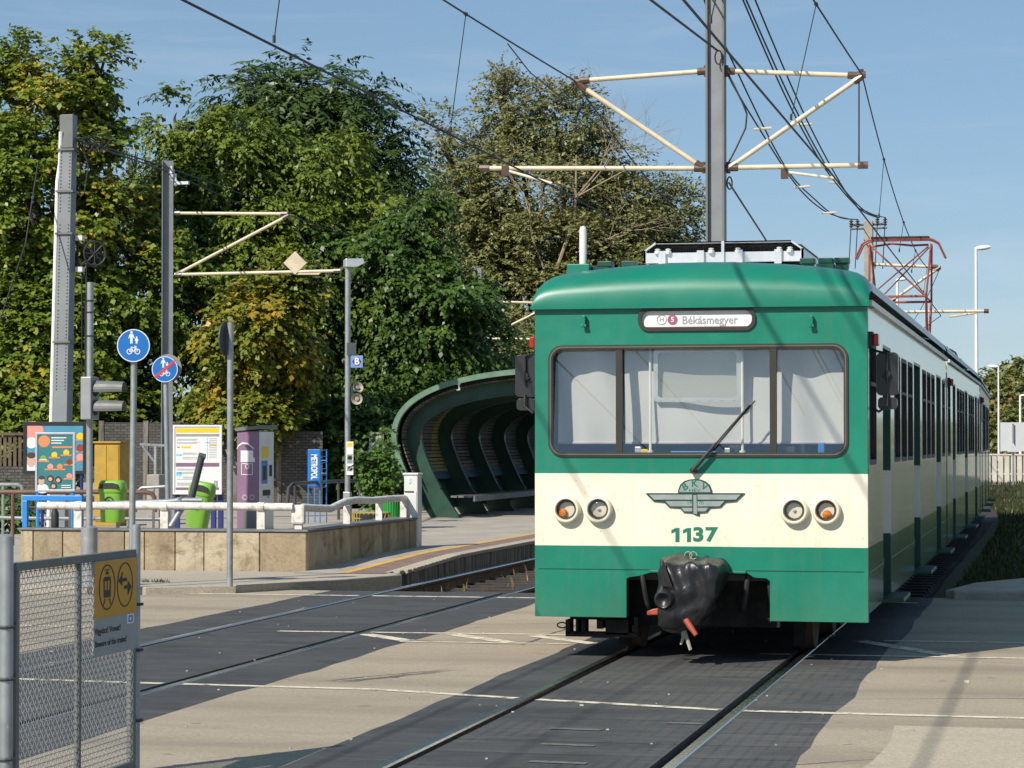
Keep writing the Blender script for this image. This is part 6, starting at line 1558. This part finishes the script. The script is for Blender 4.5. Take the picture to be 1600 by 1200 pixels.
tree('broadleaf_tree', 'broad light green tree with pointed leaves behind the second steel mast', 380, 69, [(350,260,88,88,69),(300,330,58,120,69),(470,300,110,105,70),(555,380,85,105,69.5),(270,210,26,48,69),(400,430,140,120,68),(500,500,120,100,68),(300,470,60,95,64),(300,600,75,80,64),(390,640,90,60,64)], int(13500*Q), 'light', 13, TG, .28, .44, 24)
tree('ailanthus_tree', 'dark green tree with long feathery fronds rising behind the light green one', 480, 78, [(455,195,92,66,78),(545,215,75,66,78),(590,280,48,68,78),(625,250,18,30,78),(385,150,30,25,78),(500,150,70,32,78),(480,320,120,80,79)], int(2300*Q), 'ailan', 14, TG, .22, .9, 6)
tree('broadleaf_tree', 'dark leafy tree with light green tips behind the slim lamp post', 620, 67, [(610,450,95,95,67),(690,500,70,75,66),(520,470,90,110,68),(655,360,45,55,68),(640,560,120,70,67.5),(740,500,50,60,67),(560,600,100,80,69),(450,600,80,90,69),(700,590,90,60,70)], int(9500*Q), 'vine', 15, TG, .25, .46, 26, core=.5)
tree('olive_grey_tree', 'tall grey green tree with dead twigs left of the tall mast', 850, 102, [(840,320,135,130,102),(800,180,48,58,102),(885,195,62,56,102),(745,300,75,80,102),(690,215,22,38,102),(715,400,70,130,101),(975,330,82,75,102),(1055,345,48,52,103),(860,480,170,140,101),(990,440,110,110,102),(780,130,20,18,102),(935,245,40,50,102),(720,540,80,90,100)], int(23000*Q), 'olive', 16, TG, .3, .75, 13)
tree('broadleaf_tree', 'small dark tree top seen in the gap between the maple and the light green tree', 206, 115, [(206,245,24,28,115),(235,310,45,70,115),(200,380,60,100,115)], int(1200*Q), 'light', 17, TG, .25, .6, 12)
tree('broadleaf_tree', 'shaded tree with rusty leaves between the shelter and the grey green tree', 790, 92, [(790,560,70,80,92),(720,640,80,70,90),(850,600,70,80,92)], int(2600*Q), 'olive', 18, TG, .25, .6, 12)
tree('maple_tree', 'green maple standing beyond the left edge, next to the paling fence', -260, 66, [(-260,330,150,180,66),(-300,150,90,90,66),(-240,560,160,120,66)], 4500, 'maple', 61, TG, .25, .55, 20)
tree('broadleaf_tree', 'rounded light green tree farthest to the left behind the station', -620, 72, [(-620,360,180,190,72),(-640,200,110,100,72),(-600,580,190,110,72)], 4200, 'light', 62, TG, .25, .6, 20)
# dead twigs of the grey green tree
b = MB(); rr = random.Random(8); root = at(870, 420, 98.5)
def twig(p, d, L, r, n):
    q = p+d*L*.5+Vector((rr.uniform(-.1, .1), rr.uniform(-.1, .1), 0))*L; e = q+(d+Vector((rr.uniform(-.5, .5), rr.uniform(-.3, .1), rr.uniform(-.1, .4)))).normalized()*L*.5
    b.tube([p, q, e], [r, r*.75, r*.4], 5)
    if n: 
        for k in range(3): twig(q.lerp(e, rr.random()), (d+Vector((rr.uniform(-.9, .9), rr.uniform(-.5, .2), rr.uniform(-.4, .7)))).normalized(), L*.62, r*.5, n-1)
twig(root, Vector((.45, -.1, 1)).normalized(), 4.6, .07, 4); twig(at(900, 395, 98), Vector((1, -.1, .35)).normalized(), 2.4, .04, 3); twig(at(850, 420, 98.5), Vector((-.2, -.2, 1)).normalized(), 2.6, .04, 3)
tag(b.build('dead_branch', M['dead']), 'bare pale dead branch standing in front of the grey green tree', 'branch')
SG = 'shrubs behind the walls'
for i, (px, d, lb, n, kd, lab) in enumerate((
 (90, 61.5, [(90,650,110,70,61.5),(0,660,90,70,61.5)], 2600, 'maple', 'leafy yellow green shrub behind the poster boards'),
 (480, 63, [(470,690,90,60,63),(380,680,80,50,63)], 2200, 'vine', 'dark shrub over the block wall behind the ticket machine'),
 (570, 62, [(560,700,80,70,62),(640,690,70,80,64)], 2200, 'vine', 'dark shrub behind the lamp post beside the shelter'))):
    tree('shrub', lab, px, d, lb, int(n*Q), kd, 30+i, SG, .06, .5, 12)
t = tree('shrub', 'bright green fig bush growing beside the round green bin', 592, 46.5, [(594,738,18,20,46.5),(580,722,10,10,46.5),(606,724,9,9,46.5),(592,772,12,20,46.5),(597,688,6,9,50)], 330, 'fig', 40, SG, .03, .08, 7, .165)
tree('shrub', 'low weeds and leafy shrub at the foot of the brown railing on the left', 20, 44, [(20,790,30,22,44),(-20,780,30,30,44)], 300, 'fig', 41, SG, .03, .2, 7, .1)
HG = 'trees on the far hill'
for i, (px, d, lb, n, lab) in enumerate((
 (1572, 230, [(1572,600,26,24,230),(1590,640,40,40,228)], 1500, 'rounded tree on the far hill behind the distant lamp'),
 (1556, 215, [(1556,650,22,50,215),(1545,690,20,40,215)], 1300, 'yellow brown tree beside the end of the train'),
 (1610, 205, [(1610,660,40,50,205),(1590,690,40,40,204),(1640,620,40,60,210)], 2000, 'green tree behind the blank white road sign'))):
    tree('hill_tree', lab, px, d, lb, n, 'hill', 50+i, HG, .3, 1.0, 12)
# far woodland behind everything, one mass
b = MB(); r0 = np.random.default_rng(77)
def wood(n):
    a = r0.uniform(-1.3, 1.2, n); d = r0.uniform(260, 330, n); x = np.sin(a)*d; y = np.cos(a)*d; h = (5+4*np.sin(a*17)+2*np.sin(a*41))
    h = np.where(a > -.02, h*.45, h); z = r0.random(n)**.7*np.maximum(h, 2)
    P = np.stack([x, y, z], 1); u = r0.normal(size=(n, 3)); u /= np.linalg.norm(u, axis=1)[:, None]; v = np.cross(u, r0.normal(size=(n, 3))); v /= np.linalg.norm(v, axis=1)[:, None]
    return np.stack([P-u*.7, P+v*.5, P+u*.7, P-v*.5], 1).reshape(-1, 3)
o = struct(np_mesh('far_woodland', wood(26000), 4, 26000, LEAF['hill']), 'stuff'); o['label'] = 'far belt of woodland along the horizon'; o['category'] = 'woodland'
# ================================================================== LIGHT, SKY, CAMERA
EL = R(40.5); AZ = R(30)
sun = bpy.data.lights.new('sun', 'SUN'); sun.energy = 4.6; sun.angle = R(.53); sun.color = (1, .93, .82)
so = bpy.data.objects.new('sun', sun); COL.objects.link(so)
dv = Vector((math.sin(AZ)*math.cos(EL), math.cos(AZ)*math.cos(EL), -math.sin(EL)))
so.rotation_euler = dv.to_track_quat('-Z', 'Y').to_euler(); so.location = (-20, -20, 40)
w = bpy.data.worlds.new('World'); sc.world = w; w.use_nodes = True; nt = w.node_tree; bg = nt.nodes['Background']
sky = nt.nodes.new('ShaderNodeTexSky'); sky.sky_type = 'NISHITA'; sky.sun_disc = False; sky.sun_elevation = EL; sky.sun_rotation = R(210)
sky.air_density = 1.0; sky.dust_density = .15; sky.ozone_density = 2.0; sky.altitude = 1200
tc = nt.nodes.new('ShaderNodeTexCoord'); mp = nt.nodes.new('ShaderNodeMapping'); mp.inputs['Scale'].default_value = (2.2, 2.2, 26); mp.inputs['Rotation'].default_value = (R(4), R(-3), 0)
nz = nt.nodes.new('ShaderNodeTexNoise'); nz.inputs['Scale'].default_value = 2.2; nz.inputs['Detail'].default_value = 6; nz.inputs['Roughness'].default_value = .6; nz.inputs['Distortion'].default_value = .6
rp = nt.nodes.new('ShaderNodeValToRGB'); rp.color_ramp.elements[0].position = .50; rp.color_ramp.elements[1].position = .80; rp.color_ramp.elements[1].color = (.2, .2, .2, 1)
mxs = nt.nodes.new('ShaderNodeMix'); mxs.data_type = 'RGBA'; mxs.inputs[7].default_value = (7.5, 8.0, 8.6, 1)
nt.links.new(tc.outputs['Generated'], mp.inputs['Vector']); nt.links.new(mp.outputs[0], nz.inputs['Vector']); nt.links.new(nz.outputs['Fac'], rp.inputs[0]); nt.links.new(rp.outputs[0], mxs.inputs[0]); ev = nt.nodes.new('ShaderNodeMix'); ev.data_type = 'RGBA'; ev.inputs[0].default_value = .5; ev.inputs[7].default_value = (2.3, 4.0, 5.9, 1); nt.links.new(sky.outputs[0], ev.inputs[6]); nt.links.new(ev.outputs[2], mxs.inputs[6])
nt.links.new(mxs.outputs[2], bg.inputs['Color']); bg.inputs['Strength'].default_value = .08
cam = bpy.data.cameras.new('camera'); co = bpy.data.objects.new('camera', cam); COL.objects.link(co)
cam.sensor_width = 36; cam.lens = F/1600*36; cam.clip_end = 3000; cam.clip_start = .1
Rm = Matrix((cr, cu_, -cf)).transposed(); co.matrix_world = Matrix.Translation(CAM) @ Rm.to_4x4()
sc.camera = co
vs_ = sc.view_settings; vs_.view_transform = 'Standard'; vs_.look = 'None'; vs_.gamma = 1; vs_.exposure = .33; vs_.use_curve_mapping = False
sc.cycles.max_bounces = 6; sc.cycles.transparent_max_bounces = 12
